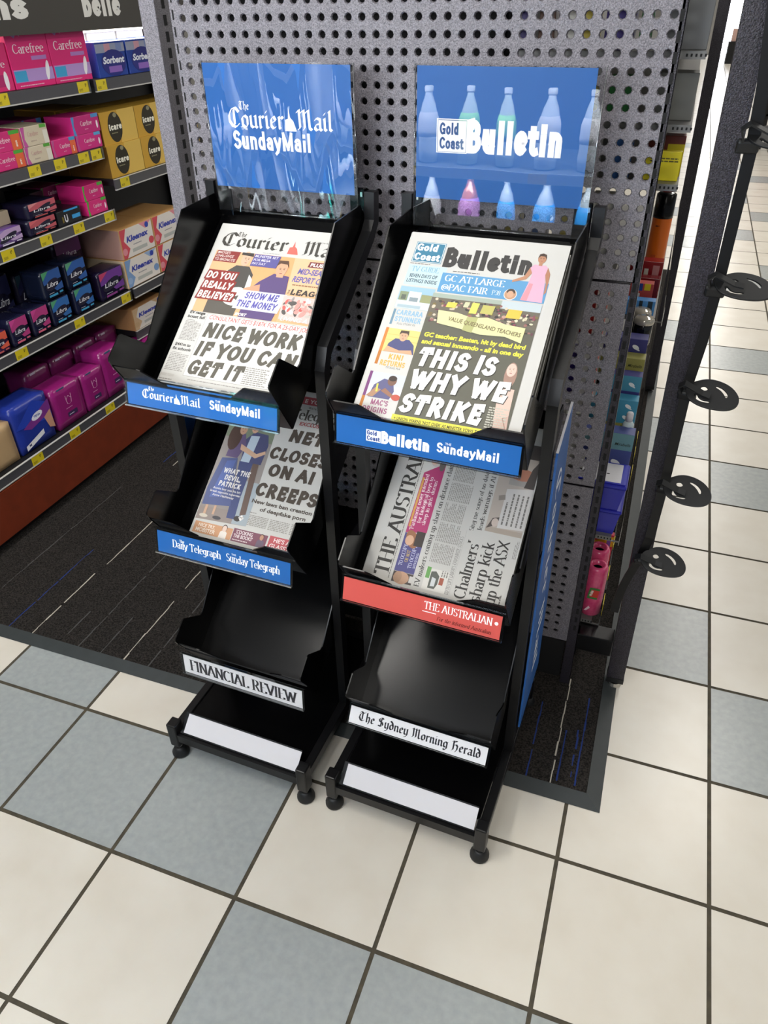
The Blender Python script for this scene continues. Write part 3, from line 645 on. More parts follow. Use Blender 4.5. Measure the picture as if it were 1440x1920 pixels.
P.rect(-.113, .179, -.109, .2085, '5d7f96'); P.text('CARRARA', -.107, .198, -.061, .0098, '7fabc9', font='heavy', thick=0.19); P.text('STUNNER', -.1065, .1855, -.061, .0098, '7fabc9', font='heavy', thick=0.19); P.text('FULL STORY P5', -.1, .18, -.069, .0035, '6b6a66')
P.rect(-.1155, .104, -.1105, .1725, 'd5722c'); P.rect(-.1155, .104, -.1105, .129, 'b0651f'); P.rect(-.1105, .1285, -.0515, .172, 'd7c673'); P.rect(-.1105, .15, -.0515, .151, 'c3b25c'); P.rect(-.1105, .16, -.0515, .161, 'c3b25c')
P.poly([(-.106, .1285), (-.056, .1285), (-.06, .145), (-.07, .154), (-.094, .154), (-.103, .144)], '3d3f6d'); P.poly([(-.108, .1285), (-.058, .1285), (-.062, .136), (-.082, .133), (-.104, .139)], 'd09a74'); P.ell(-.0815, .1595, .007, .0095, 'd3a07c'); P.face(-.0815, .159, .0065, .009); P.poly([(-.0895, .161), (-.0885, .1695), (-.0745, .1698), (-.0735, .161), (-.077, .165), (-.086, .165)], '40322a')
P.text('KINI', -.0955, .1155, -.071, .0098, 'e1a13c', font='heavy', thick=0.19); P.text('RETURNS', -.1065, .103, -.064, .0098, 'e1a13c', font='heavy', thick=0.19); P.text('TITANS P64', -.095, .0985, -.07, .0035, '6b6a66')
P.rect(-.1175, .046, -.1125, .0905, '6a2f68'); P.rect(-.1175, .022, -.1125, .046, 'b0651f'); P.rect(-.1125, .045, -.0535, .09, 'cfd1d6'); P.rect(-.1125, .068, -.0535, .09, 'c2c7cf')
P.poly([(-.108, .045), (-.072, .045), (-.068, .06), (-.074, .077), (-.09, .08), (-.104, .067)], '4f4d78'); P.poly([(-.112, .046), (-.1, .046), (-.09, .06), (-.1, .063)], 'a4785c'); P.poly([(-.098, .055), (-.095, .056), (-.097, .07), (-.1, .069)], 'd2cf4a'); P.ell(-.076, .0775, .0075, .0085, '6d4a3b'); P.ell(-.076, .082, .007, .005, '2c211d'); P.poly([(-.09, .058), (-.066, .047), (-.062, .05), (-.084, .064)], '8a5d47'); P.ell(-.062, .05, .0075, .0055, 'b6493b')
P.text("MAC'S", -.1, .0325, -.071, .0098, '8a4268', font='heavy', thick=.19); P.text('ORIGINS', -.111, .0195, -.069, .0098, '8a4268', font='heavy', thick=0.19)
P.rect(-.0555, .0125, .1235, .2465, '4f4d42')
rn = random.Random(11)
P.rect(-.0555, .2, .1235, .2465, '5e584b'); P.rect(.06, .232, .1235, .2465, 'b9c6cc'); P.rect(-.0555, .2385, .06, .2465, '9aa79a')
for i in range(190):
    x = rn.uniform(-.052, .12); P.ell(x, rn.uniform(.192, .236 if x < .07 else .226), rn.uniform(.0015, .0045), rn.uniform(.0015, .003), rn.choice(['7c3a4b', '5b3440', '8c5a55', '3a3632', 'b98f7e', 'cfc0a6', '2f2c2a', '6e5f36', 'd8d2b0']), 7)
for a, b, c, d, col in ((-.028, .222, -.012, .232, 'd9c24a'), (.072, .216, .094, .232, 'e0b63f'), (.0, .226, .008, .236, 'c7c7a0'), (.012, .216, .024, .236, 'c9cf5a'), (.03, .218, .05, .234, 'b8b25a')): P.quadt(a, b, c, d, col, .002)
P.poly([(-.038, .215), (-.005, .214), (.02, .208), (.045, .212), (.075, .204), (.108, .2015), (.107, .174), (.08, .182), (.04, .180), (.005, .186), (-.034, .191)], 'd6d59a'); P.poly([(.012, .209), (.03, .21), (.026, .181), (.01, .184)], 'a9a96b')
P.text('VALUE QUEENSLAND TEACHERS', -.018, .198, .122, .0075, '6b5a3a', bold=.01, rot=R(-6.5))
P.text('GC teacher: Beaten, hit by dead bird', -.049, .1645, .1155, .0085, 'e6df3a', bold=.03, sl=.1); P.text('and sexual innuendo - all in one day', -.0495, .1515, .1155, .0085, 'e6df3a', bold=.03, sl=.1)
P.poly([(.089, .09), (.118, .06), (.122, .02), (.1, .02), (.096, .09)], 'c8a596'); P.ell(.105, .118, .0095, .0225, '9a7566'); P.ell(.1045, .127, .0075, .0115, 'd9b8a9'); P.face(.1045, .127, .007, .011, '9a7566'); P.poly([(.093, .095), (.117, .095), (.119, .05), (.098, .04)], 'd6b5a6')
for t, a, b, y, in (('THIS IS', -.05, .079, .111), ('WHY WE', -.0515, .108, .0705), ('STRIKE', -.0535, .079, .0275)): P.text(t, a + .0012, y - .0014, b + .0012, .0345, '1e1d1a', font='heavy', thick=.27, sl=.13); P.text(t, a, y, b, .0345, 'f3f1ea', font='heavy', thick=.25, sl=.13)
P.grey(.087, .025, .117, .062, 9, 'b9b6a8'); P.rect(-.0585, .010, .085, .0225, 'd9cf3c'); P.text("+ UNION WARNS 'NOT OVER' AS MINISTER VOWS TO", -.0545, .0135, .083, .0055, '2a281c', bold=.01)
for k in range(9):
    j = random.Random(k); last = k == 8
    o = .002 * (k % 3) - .003
    labs = 'tabloid below the top copy in the thick stack on the right rack'
    paper('R', 0, -.1285 + (0 if last else o), .143 - (0 if last else abs(o)), .013, .361 + (0 if last else o), .001 + .00785 * k, .001 + .00785 * (k + 1) - .0004,
          'tabloid headlined THIS IS WHY WE STRIKE, topmost of the thick stack on the right rack' if last else labs, 'tabloids in the top right tray', P if last else None)

# front page: left rack, second tray
P = Print()
P.rect(-.109, .352, .145, .37, 'a8333a'); P.text("E YOU'LL", .036, .3555, .1, .009, 'e9dcd4', bold=.01); P.text("We're for you", .048, .343, .09, .0055, '3a3733', sl=.1)
P.text('The Daily Telegraph', -.105, .317, .135, .023, '38332c', 'serif', thick=.17, thin=.045)
P.poly([(-.1135, .06), (.0045, .0665), (-.006, .2945), (-.1165, .29)], '8d8480'); P.poly([(-.1135, .06), (.0045, .0665), (.003, .095), (-.1125, .088)], '8b7d78'); P.poly([(-.1165, .29), (-.006, .2945), (-.004, .25), (-.115, .25)], '6e7a62'); P.poly([(-.03, .0655), (.0045, .0665), (.002, .16), (-.03, .16)], '9aa5ad')
P.poly([(-.06, .2), (-.012, .2), (-.01, .245), (-.018, .268), (-.05, .27), (-.066, .25)], '3a3d66'); P.poly([(-.056, .26), (-.036, .262), (-.04, .195), (-.06, .195)], 'b6c6d6'); P.poly([(-.062, .2), (-.03, .2), (-.03, .12), (-.026, .075), (-.045, .075), (-.05, .13)], '37406d'); P.poly([(-.03, .2), (-.016, .2), (-.005, .09), (-.018, .085)], '5b463f')
P.poly([(-.098, .205), (-.07, .205), (-.06, .235), (-.07, .262), (-.095, .255)], '59466e'); P.poly([(-.104, .2), (-.068, .205), (-.052, .13), (-.045, .1), (-.11, .092), (-.112, .13)], '46507f'); P.poly([(-.09, .195), (-.07, .2), (-.075, .115), (-.1, .11)], '4d5fa0')
P.ell(-.092, .252, .0155, .032, '3d2720'); P.ell(-.078, .271, .0085, .0125, 'c8987a'); P.face(-.078, .271, .008, .011); P.ell(-.052, .279, .0085, .0125, 'd0a183'); P.face(-.053, .278, .008, .011); P.ell(-.052, .288, .0085, .006, '7d5a38'); P.poly([(-.072, .238), (-.03, .222), (-.012, .232), (-.01, .225), (-.03, .212), (-.07, .225)], 'cfa386')
P.rect(-.1, .07, -.094, .093, 'c39a7e'); P.rect(-.08, .075, -.075, .095, 'c39a7e'); P.ell(-.097, .069, .01, .004, 'cbbfae'); P.ell(-.066, .07, .01, .004, '3b3a40'); P.ell(-.02, .078, .008, .006, '2f2a28')
P.text('WHAT THE', -.0895, .1685, -.0265, .0115, 'efeae6', font='heavy', thick=0.2, sl=.08); P.text('DEVIL,', -.081, .1535, -.043, .0115, 'efeae6', font='heavy', thick=0.2, sl=.08); P.text('PATRICK', -.0895, .1385, -.038, .0115, 'efeae6', font='heavy', thick=0.2, sl=.08)
P.text('Aussie boy gets his big', -.0985, .13, -.033, .0048, 'e4dfdc', bold=.01); P.text('break opposite superstar', -.1025, .1225, -.0305, .0048, 'e4dfdc', bold=.01); P.text('Anne Hathaway', -.0945, .115, -.0435, .0048, 'e4dfdc', bold=.01)
P.poly([(-.012, .088), (-.006, .081), (-.012, .074), (-.018, .081)], 'efeae6'); P.text('P5', -.0155, .079, -.0085, .004, '3a3733')
P.text('EXCLUSIVE', .041, .3035, .103, .0085, '9c3b3b', bold=.02, sl=.12)
P.text('NET', .028, .2635, .108, .0285, '3a3129', font='heavy', thick=0.25, sl=.13); P.text('CLOSES', -.002, .219, .13, .0285, '3a3129', font='heavy', thick=0.25, sl=.13); P.text('ON AI', .009, .181, .112, .0285, '3a3129', font='heavy', thick=0.25, sl=.06); P.text('CREEPS', -.0035, .1345, .136, .0305, '3a3129', font='heavy', thick=0.25, sl=.08)
P.text('New laws ban creation', -.002, .1185, .134, .0085, '3a3129', bold=.02); P.text('of deepfake porn', .0215, .104, .125, .0085, '3a3129', bold=.02); P.grey(.0015, .096, .024, .0995, 1, '8a8680')
for a, b in ((.004, .048), (.052, .096), (.1, .14)): P.grey(a, .07, b, .0935, 7, '8b8780', seed=int(a * 999))
P.rect(-.1095, .031, -.02, .0555, 'c89066'); P.text('NICE TRY,', -.1, .045, -.061, .0075, 'f0e3d6', bold=.01, sl=.1); P.text('MOBSTER', -.1035, .0345, -.058, .0085, 'f0e3d6', bold=.01, sl=.1); P.person(-.039, .031, .026, 'e3c7b6', '2f2420', 'e5dcd3', headr=.0065)
P.rect(-.0185, .031, .0595, .0585, '6f3a4c'); P.text("'COOKING", -.0125, .0485, .026, .0075, 'ecdfe0', bold=.01, sl=.06); P.text("THE BOOKS'", -.0155, .0395, .028, .0075, 'ecdfe0', bold=.01, sl=.06); P.grey(-.0155, .033, .034, .037, 1, 'd9c6c8'); P.person(.047, .031, .026, 'b47f66', '3a2a24', '5b4a5f', headr=.0055)
P.rect(.0635, .031, .145, .0605, 'b5454c'); P.text("HE'S A", .074, .0485, .11, .0085, 'f0dede', bold=.01, sl=.06); P.text('GLASSY', .0675, .0365, .112, .0085, 'f0dede', bold=.01, sl=.06)
paper('L', 1, -.113, .146, .019, .385, -.0055, .007, 'folded tabloid under the one headlined NET CLOSES ON AI CREEPS', 'tabloids in the second left tray')
paper('L', 1, -.117, .144, .020, .380, .0075, .014, 'tabloid headlined NET CLOSES ON AI CREEPS in the left rack second tray', 'tabloids in the second left tray', P)

# front page: right rack, second tray (broadsheet lying sideways: text runs up the slope)
P = Print(); r9 = R(90)
def vt(t, x, y, ln, h, c, font='serif', **k): P.text(t, x, y, ln, h, c, font, rot=r9, **k)
vt('THE AUSTRALIAN', -.0885, .0425, .325, .0275, '22201e', thick=.17, thin=.045)
P.grey(-.0865, .04, -.0835, .39, 1, '6c6a66', vert=True)
P.rect(-.0785, .0575, -.0385, .135, '3d3b78'); P.poly([(-.0785, .135), (-.0375, .142), (-.0385, .29), (-.0775, .262)], 'a8265f'); P.rect(-.0785, .29, -.0385, .39, 'd3b33a'); P.rect(-.0765, .148, -.0725, .252, 'c98d3a')
vt('TO OCCUPY', -.0665, .069, .043, .0072, 'c9cbe6', thick=.14, thin=.05); vt('OR NOT', -.0575, .078, .024, .0065, 'cfae4a', thick=.14, thin=.05); vt('TO OCCUPY', -.0475, .067, .046, .0072, 'c9cbe6', thick=.14, thin=.05); P.grey(-.045, .069, -.04, .1, 2, 'b9bbd6', vert=True)
vt("'Parliament never intended", -.0655, .142, .118, .0075, 'ecd9e0', thick=.14, thin=.05); vt('for biological boys to', -.0555, .158, .098, .0075, 'ecd9e0', thick=.14, thin=.05); vt("sleep in girls' dorms'", -.0455, .156, .096, .0075, 'ecd9e0', thick=.14, thin=.05)
P.ell(-.0615, .124, .0115, .019, '8f5a3a', rot=.5); P.ell(-.066, .121, .0085, .0105, 'd4a483'); P.rect(-.056, .112, -.0385, .142, '2c2422'); P.ell(-.058, .291, .012, .013, 'b9b2ae'); P.ell(-.062, .291, .0075, .009, 'cfa894'); P.ell(-.045, .285, .006, .014, '5a5250')
P.rect(-.0785, .036, -.0385, .057, '3a3230'); P.ell(-.061, .046, .0155, .0125, 'b98e70'); P.ell(-.068, .0465, .008, .0115, 'a67f64'); P.rect(-.045, .04, -.0385, .053, 'c9c6c2')
vt('EV makers coming up short on distance claims? Guess', -.0235, .037, .305, .0095, '2b2926', thick=.14, thin=.05)
for i, (a, b) in enumerate(((.09, .128), (.132, .17), (.174, .212), (.216, .254), (.258, .296), (.3, .338))): P.grey(-.018, a, .024 + .003 * (i % 2), b, 13, '8e8b85', vert=True, seed=i)
P.rect(-.018, .036, .027, .078, 'd8d5cf'); P.rect(-.0165, .058, -.0085, .08, '5c9a4a'); P.poly([(-.007, .04), (.006, .04), (.01, .05), (.01, .066), (.002, .074), (-.007, .072)], '4b4f48'); P.poly([(-.003, .044), (.005, .045), (.005, .06), (-.003, .062)], 'c9cfd0'); P.rect(.012, .05, .02, .064, '9c4a35'); P.grey(.012, .066, .026, .078, 3, '7c7a74', vert=True)
vt("ED TO LIFT LABOR'S FAVOURITE STOCKS", .0345, .036, .115, .0065, '4d4a46', thick=.1, thin=.06)
P.rect(.0365, .036, .0368, .165, '8c8983')
vt("Chalmers'", .0665, .0345, .114, .0215, '23211f', thick=.15, thin=.045); vt('sharp kick', .0945, .036, .116, .0215, '23211f', thick=.15, thin=.045); vt('up the ASX', .1215, .0365, .124, .0215, '23211f', thick=.15, thin=.045)
P.grey(.128, .04, .132, .068, 1, '55524d', vert=True); P.grey(.131, .13, .139, .165, 3, '8e8b85', vert=True)
vt('Sing me songs of no data-centres', .0485, .1665, .16, .0085, '2b2926', thick=.14, thin=.05); vt('leads warnings if AI forces', .0635, .1705, .15, .0085, '2b2926', thick=.14, thin=.05)
P.poly([(.069, .172), (.139, .178), (.139, .36), (.067, .36)], 'b7ab9f'); P.rect(.069, .172, .139, .182, 'a99a8d'); P.poly([(.07, .178), (.085, .186), (.095, .205), (.078, .2)], '4d4440'); P.ell(.084, .192, .0065, .0085, 'cbb9ae'); P.poly([(.09, .182), (.139, .186), (.139, .27), (.09, .262)], 'd2cfcb')
for i in range(5): P.grey(.094 + .009 * i, .19, .1 + .009 * i, .255, 1, '6b6864', vert=True, seed=i)
P.poly([(.08, .236), (.092, .24), (.09, .25), (.078, .246)], '8a8178'); P.rect(.09, .272, .125, .285, 'a19a94'); P.ell(.113, .295, .022, .0125, 'b06f57', rot=.05); P.poly([(.12, .27), (.139, .27), (.139, .33), (.128, .31)], '3c3634'); P.rect(.085, .33, .139, .36, '3c3634')
paper('R', 1, -.1435, .141, .024, .40, -.009, .007, 'folded broadsheet under the sideways one in the right rack second tray', 'broadsheets in the second right tray')
paper('R', 1, -.140, .1415, .025, .395, .0075, .014, 'broadsheet lying sideways above the coral label, its masthead running up the slope', 'broadsheets in the second right tray', P)

# ------------------------------------------------------------------ end gondola with pegboard
def part(mb, name, root, smooth=False):
    o = mb.build(name, root, smooth); o.matrix_parent_inverse = root.matrix_basis.inverted(); return o
gon = thing('display_gondola', 'dark hammertone gondola end with pegboard panels behind both newspaper racks', 'display shelving', T((-.8, .5, .01)))
PY = .48
def pegboard(x0, x1, z0, z1, zr, y=PY):
    mb = MB(); n = 8; r0, r1, dp = .0072, .0056, .003
    v = []; f = []
    xs = [-.853 + .025 * k for k in range(-20, 22) if x0 + .012 < -.853 + .025 * k < x1 - .006]
    zs = [z for z in (zr + .025 * k for k in range(-60, 60)) if z0 + .010 < z < z1 - .010]
    for cx in xs:
        for cz in zs:
            o = len(v); h = .0125
            sq = [(h, 0), (h, h), (0, h), (-h, h), (-h, 0), (-h, -h), (0, -h), (h, -h)]
            v += [(cx + a, y, cz + b) for a, b in sq]
            for r, d in ((r0, 0), (r1, dp), (r1, dp + .0025)): v += [(cx + r * math.cos(6.2832 * i / n), y + d, cz + r * math.sin(6.2832 * i / n)) for i in range(n)]
            for k in range(3):
                for i in range(n): j = (i + 1) % n; f.append((o + k * n + i, o + (k + 1) * n + i, o + (k + 1) * n + j, o + k * n + j))
    mb.add(v, f, HAMMER)
    a, b, c, d = xs[0] - .0125, xs[-1] + .0125, zs[0] - .0125, zs[-1] + .0125
    for q in ((x0, z0, a, z1), (b, z0, x1, z1), (a, z0, b, c), (a, d, b, z1)):
        mb.add([(q[0], y, q[1]), (q[2], y, q[1]), (q[2], y, q[3]), (q[0], y, q[3])], [(0, 1, 2, 3)], HAMMER)
    mb.box((x0, y, z0), (x1, y + .016, z0 + .0012), HAMMERD); mb.box((x0, y, z1 - .0012), (x1, y + .016, z1), HAMMERD)
    mb.box((x0 - .0006, y, z0), (x0, y + .02, z1), HAMMER)
    part(mb, 'pegboard_panel', gon)
pegboard(-1.252, -.369, 1.060, 1.62, 1.410)
pegboard(-1.252, -.372, .6195, 1.0575, .635)
pegboard(-1.252, -.372, .158, .617, .185)
# posts with slot columns
mb = MB()
mb.box((-1.318, .48, .01), (-1.284, .545, 1.62), HAMMER, bev=.002)
SLOT = DARK
for i in range(60):
    z = .06 + i * .0262
    if z < 1.6: mb.box((-1.2845, .503, z), (-1.2835, .513, z + .0165), SLOT)
part(mb, 'upright_post', gon)
mb = MB()
mb.prism([(-.3695, .01), (-.347, .01), (-.3645, 1.62), (-.3825, 1.62)][:0] or [(-.3715, .01), (-.3465, .01), (-.3625, 1.62), (-.3685, 1.62)], .4805, .4815, HAMMERD, 'y')
mb.prism([(-.3475, .01), (-.3465, .01), (-.3625, 1.62), (-.3635, 1.62)], .4805, .52, HAMMERD, 'y')
for i in range(60):
    z = .2 + i * .0272; x = -.3565 - .0075 * z
    if z < 1.6: mb.box((x - .003, .4797, z), (x + .003, .481, z + .0155), SLOT)
part(mb, 'upright_post', gon)
mb = MB()
for i in range(60):
    z = .2 + i * .0262
    if z < 1.6: mb.box((-1.2485, .4793, z), (-1.2455, .4803, z + .0155), SLOT)
mb.box((-1.25, .525, .02), (-.64, .53, 1.62), DARK); mb.box((-.64, .4895, .02), (-.375, .4915, .6185), DARK); mb.box((-.64, .5, .62), (-.632, 1.2, 1.62), DARK)  # upper dark sheets stand in for the shaded inside behind the holes
part(mb, 'back_panel', gon)
mb = MB(); mb.box((-1.28, .62, .01), (-.42, 2.3, .155), BLACKM); mb.box((-.66, .66, .13), (-.30, 2.28, .2), BLACKM); part(mb, 'plinth', gon)
mb = MB(); mb.box((-.372, .488, .132), (-.262, .535, .184), BLACKM, bev=.002); mb.box((-.372, .49, .11), (-.345, .52, .184), BLACKM); part(mb, 'base_bracket', gon)
def leg(x0, xt, y, zt, w):
    mb = MB(); mb.prism([(x0 - w, .03), (x0 + w, .03), (xt + w * 1.0, zt), (xt - w * 1.0, zt)], y, y + .04, HAMMERD, 'y')
    o = part(mb, 'front_leg', gon)
    m1 = MB(); m1.lathe([(.006, .012), (.006, .03)], CHROME, T((x0, y + .02, 0)), 10); m1.lathe([(.017, .0), (.019, .004), (.016, .014), (.008, .016)], CHROME if y < 1 else RUBBER, T((x0, y + .02, 0)), 16)
    m1.box((x0 - w - .001, y - .001, .024), (x0 + w + .001, y + .041, .04), RUBBER)
    part(m1, 'foot', o)
leg(-.2365, -.2665, .51, 1.62, .0205)
leg(-.2605, -.283, 2.32, 1.62, .0195)
GALV = mat('grey_shelf_metal', '6f6e6c', .4, metal=.3)
TAGY = mat('yellow_price_tag', 'd6c01c', .5)
def side_shelf(z, y0, y1, xf=-.320, tags=(), lip=.0):
    mb = MB(); mb.box((-.63, y0, z - .011), (xf, y1, z), GALV)
    for i in range(5): mb.box((xf - .03 + i * .007, y0 - .0008, z - .0075), (xf - .027 + i * .007, y0, z - .0035), DARK)
    o = part(mb, 'shelf', gon)
    if lip:
        m1 = MB(); m1.box((xf + .018, y0, z - .02), (xf + .0195, y1, z + lip), film('clear_plastic_edge')); m1.box((xf, y0, z - .012), (xf + .0185, y0 + .003, z - .009), GALV); part(m1, 'clear_riser', o)
    for y in tags:
        m1 = MB(); m1.box((xf + .0198, y, z - .022), (xf + .0215, y + .045, z + .016), TAGY)
        P = Print(); P.grey(.016, .014, .036, .026, 1, '2b2a1c'); P.grey(.004, .004, .03, .011, 2, '4a4830'); P.emit(m1, frame((xf + .0196, y + .04, z - .02), (0, -1, 0), (0, 0, 1), (-1, 0, 0))); part(m1, 'price_tag', o)
side_shelf(1.411, .53, 2.28, -.322); side_shelf(1.308, .53, 2.28, -.322); side_shelf(1.217, .53, 2.28, -.325)
side_shelf(.80, 1.046, 2.28, -.312, lip=.03); side_shelf(.463, .53, 2.28, -.316, (.8, .9, .99), lip=.035); side_shelf(.2, .53, 2.28, -.322, (.58, .7, .84, .98), lip=.03)
mb = MB()
for y, z in ((.738, .627), (.7805, .662), (.83, .722), (.93, .76)): mb.box((-.42, y, .463), (-.33, y + .042 if y < .9 else y + .108, z), DARK)
part(mb, 'step_riser', gon)

# goods on the side shelves
def box_at(name, label, cat, x0, x1, y0, y1, z0, z1, col, group=None, deco=None, bev=.001, rough=.4):
    cx, cy = (x0 + x1) / 2, (y0 + y1) / 2
    mb = MB(); m = ink(col, rough) if isinstance(col, str) else col
    mb.box((x0 - cx, y0 - cy, 0), (x1 - cx, y1 - cy, z1 - z0), m, bev=bev)
    if deco:
        P = Print(); deco(P, x1 - x0, z1 - z0); P.emit(mb, frame((x0 - cx, y0 - cy, 0), (1, 0, 0), (0, 0, 1), (0, -1, 0)))
    return tag(mb.build(name, M=T((cx, cy, z0))), label, cat, group)
GR = 'goods on the side shelves'
box_at('carton', 'plain grey carton on the highest side shelf at top right', 'box', -.40, -.323, .56, .62, 1.4112, 1.53, '6b6c6c', GR)
box_at('carton', 'grey carton just under the highest side shelf beside the pegboard edge', 'box', -.40, -.325, .58, .64, 1.3082, 1.378, '74746f', GR)
def dy_(P, w, h): P.grey(.022, h * .62, w - .004, h * .8, 2, '5a5520')
box_at('yellow_packet', 'yellow packet with small print on a side shelf beside the pegboard', 'packet', -.40, -.328, .556, .57, 1.2172, 1.264, 'd9c91d', GR, dy_)
box_at('dark_red_packet', 'dark red and yellow packet behind the yellow packet', 'packet', -.40, -.326, .6, .63, 1.2172, 1.282, '6d2418', GR, lambda P, w, h: P.rect(w * .62, 0, w, h * .8, 'd6c21c'))
def orange_bottle():
    t = thing('spray_can', 'orange can with a glossy black cap on the side shelf', 'can', T((-.342, 1.37, .8002)), GR)
    m = MB(); m.lathe([(.024, 0), (.026, .003), (.026, .17), (.025, .174)], ink('e2701d', .35), n=24)
    P = Print(); P.grey(-.014, .15, .0, .156, 1, '5c2410'); P.rect(-.012, .06, .0, .075, 'c24f16'); P.rect(-.012, .04, .004, .05, 'b8480f')
    P.emit(m, frame((0, -.0262, 0), (1, 0, 0), (0, 0, 1), (0, -1, 0))); m.build('body', t, True)
    m = MB(); m.lathe([(.0265, .172), (.0268, .18), (.0262, .232), (.02, .237)], BLACK, n=24); m.build('cap', t, True)
orange_bottle()
box_at('red_can', 'small red can behind the orange can', 'can', -.36, -.322, 1.44, 1.47, .8002, 1.075, 'a52722', GR)
def redd(P, w, h): P.rect(w * .45, h * .45, w * .58, h * .8, 'd8cfc0'); P.rect(.0, h * .1, w, h * .2, 'd56a66'); P.rect(w * .7, h * .3, w * .9, h * .9, 'c9898a')
box_at('red_packet', 'shiny red packet in front of the orange can', 'packet', -.40, -.316, 1.2, 1.24, .8002, .897, '8f1f25', GR, redd, rough=.15)
box_at('red_packet', 'dark red packet low in front of the shiny red one', 'packet', -.40, -.318, 1.15, 1.18, .8002, .868, '6e1a20', GR, lambda P, w, h: P.rect(0, h * .5, w * .8, h * .62, 'b7484a'), rough=.2)
def blued(P, w, h):
    P.rect(w * .35, h * .72, w * .62, h, '26418c'); P.rect(w * .68, h * .75, w * .9, h, 'dec21f'); P.rect(0, 0, w, h * .14, 'd6463c'); P.rect(w * .38, h * .28, w * .56, h * .62, 'd8d8d6'); P.rect(w * .36, h * .26, w * .4, h * .7, '303440')
box_at('mixed_packet', 'small red and blue packet with a yellow corner on the side shelf', 'packet', -.40, -.33, 1.1, 1.13, .8002, .868, 'b9473f', GR, blued)
box_at('blue_striped_packet', 'blue and black striped packet in front of the red and blue one', 'packet', -.40, -.318, 1.05, 1.08, .8002, .840, '4f8fce', GR, lambda P, w, h: [P.rect(w * a, 0, w * b, h, '22323f') for a, b in ((.52, .62), (.78, .92))])
for x, y, z, d in ((-.347, 1.018, .7605, 'rear'), (-.337, .965, .7605, 'front')):
    t = thing('glass_jar', 'black %s jar with a clear glass lid on the side shelf' % d, 'jar', T((x, y, z)), 'jars on the side shelf')
    m = MB(); m.lathe([(.021, 0), (.0225, .004), (.0225, .05), (.021, .053)], mat('black_glass', '0d0e10', .08), n=24); m.build('body', t, True)
    m = MB(); m.lathe([(.0235, .053), (.0245, .056), (.0245, .064), (.02, .069)], mat('smoky_lid', 'b9b2a6', .1, metal=.4), n=24); m.build('lid', t, True)
def bulb(P, x, z, s): P.ell(x, z, .011 * s, .0065 * s, 'eef0f2', 12, -.5); P.poly([(x + .005 * s, z - .001 * s), (x + .014 * s, z - .0095 * s), (x + .011 * s, z - .011 * s), (x, z - .007 * s)], 'e3e6ea')
def mtxt(P, w, z, c='2f3324', x=.64): P.text('Mirabella', w * x, z, w * .95, .0075, c, bold=.0, sl=.25)
MB_ = 'light bulb boxes'
box_at('bulb_box', 'indigo light bulb box highest in the bulb stack, under the black jars', 'light bulb box', -.42, -.319, .875, .915, .7222, .8048 - .03 + .03, '3a3a78', MB_, lambda P, w, h: bulb(P, w * .75, h * .75, .8))
box_at('bulb_box', 'olive light bulb box just below the highest indigo one', 'light bulb box', -.42, -.317, .835, .873, .7222, .772, '9a9752', MB_, lambda P, w, h: (mtxt(P, w, h * .55), P.grey(w * .5, h * .25, w * .85, h * .35, 1, '5b5a34')))
box_at('bulb_box', 'turquoise and indigo light bulb box with two bulbs pictured', 'light bulb box', -.385, -.316, .786, .82, .6622, .748, '3f3f80', MB_, lambda P, w, h: (P.rect(0, h * .55, w, h, '4d93ae'), bulb(P, w * .7, h * .75, .7), bulb(P, w * .7, h * .33, .7)))
box_at('bulb_box', 'turquoise light bulb box below the turquoise and indigo one', 'light bulb box', -.42, -.314, .745, .78, .6272, .705, '4693b3', MB_, lambda P, w, h: (bulb(P, w * .8, h * .8, .7), bulb(P, w * .78, h * .42, .7), P.rect(0, 0, w, h * .22, '9a9752'), mtxt(P, w, h * .05, x=.7)))
box_at('bulb_box', 'slate blue light bulb box in the middle of the stack beside a white cap', 'light bulb box', -.42, -.311, .712, .735, .463, .632, '46497f', MB_, lambda P, w, h: (P.rect(0, h * .82, w, h, '5d909c'), bulb(P, w * .72, h * .68, 1)))
def big(P, w, h): P.rect(0, h * .78, w, h, '6c97a0'); mtxt(P, w, h * .84, x=.64); bulb(P, w * .72, h * .6, 1.1); bulb(P, w * .72, h * .25, 1.1); P.grey(w * .4, h * .1, w * .5, h * .5, 3, 'b9bdd6')
box_at('bulb_box', 'slate blue light bulb box right behind the blue plastic tubs', 'light bulb box', -.42, -.308, .668, .706, .463, .657, '4c5690', MB_, big)
t = thing('white_bottle', 'small white capped bottle among the light bulb boxes', 'bottle', T((-.327, .728 - .012, .632)), GR)
m = MB(); m.lathe([(.012, 0), (.013, .002), (.013, .028), (.008, .036)], mat('frosted_plastic', 'c3d3d6', .2), n=16); m.build('body', t, True)
m = MB(); m.lathe([(.008, .036), (.008, .055), (.006, .058)], WHITE, n=16); m.build('cap', t, True)
def tub(z, label, lid):
    t = thing('plastic_tub', label, 'tub', T((-.365, .585, z)), 'blue plastic tubs')
    B = mat('blue_plastic', '1c1f9c', .3); m = MB()
    m.prism([(-.055, 0), (.05, 0), (.0585, .058), (-.06, .058)], -.042, .052, B, 'y'); m.build('body', t)
    m = MB(); m.box((-.063, -.047, .056), (.0615, .057, .0655), B, bev=.004)
    if lid:
        m.box((-.058, -.04, .0655), (.057, .05, .068), mat('blue_plastic_lid', '2428ae', .3), bev=.001)
        m.box((-.05, -.035, .068), (.046, .045, .0684), WHITE); m.box((.0125, -.004, .0684), (.019, .0, .0686), DARK)
    m.build('lid', t)
    m = MB(); m.box((.0505, .0, .012), (.0525, .03, .035), mat('teal_label', '3f8fc0', .4)); m.build('label', t)
tub(.4632, 'lower blue plastic tub, under the one with the white lid panel', False); tub(.5292, 'upper blue plastic tub with a white panel on its lid', True)
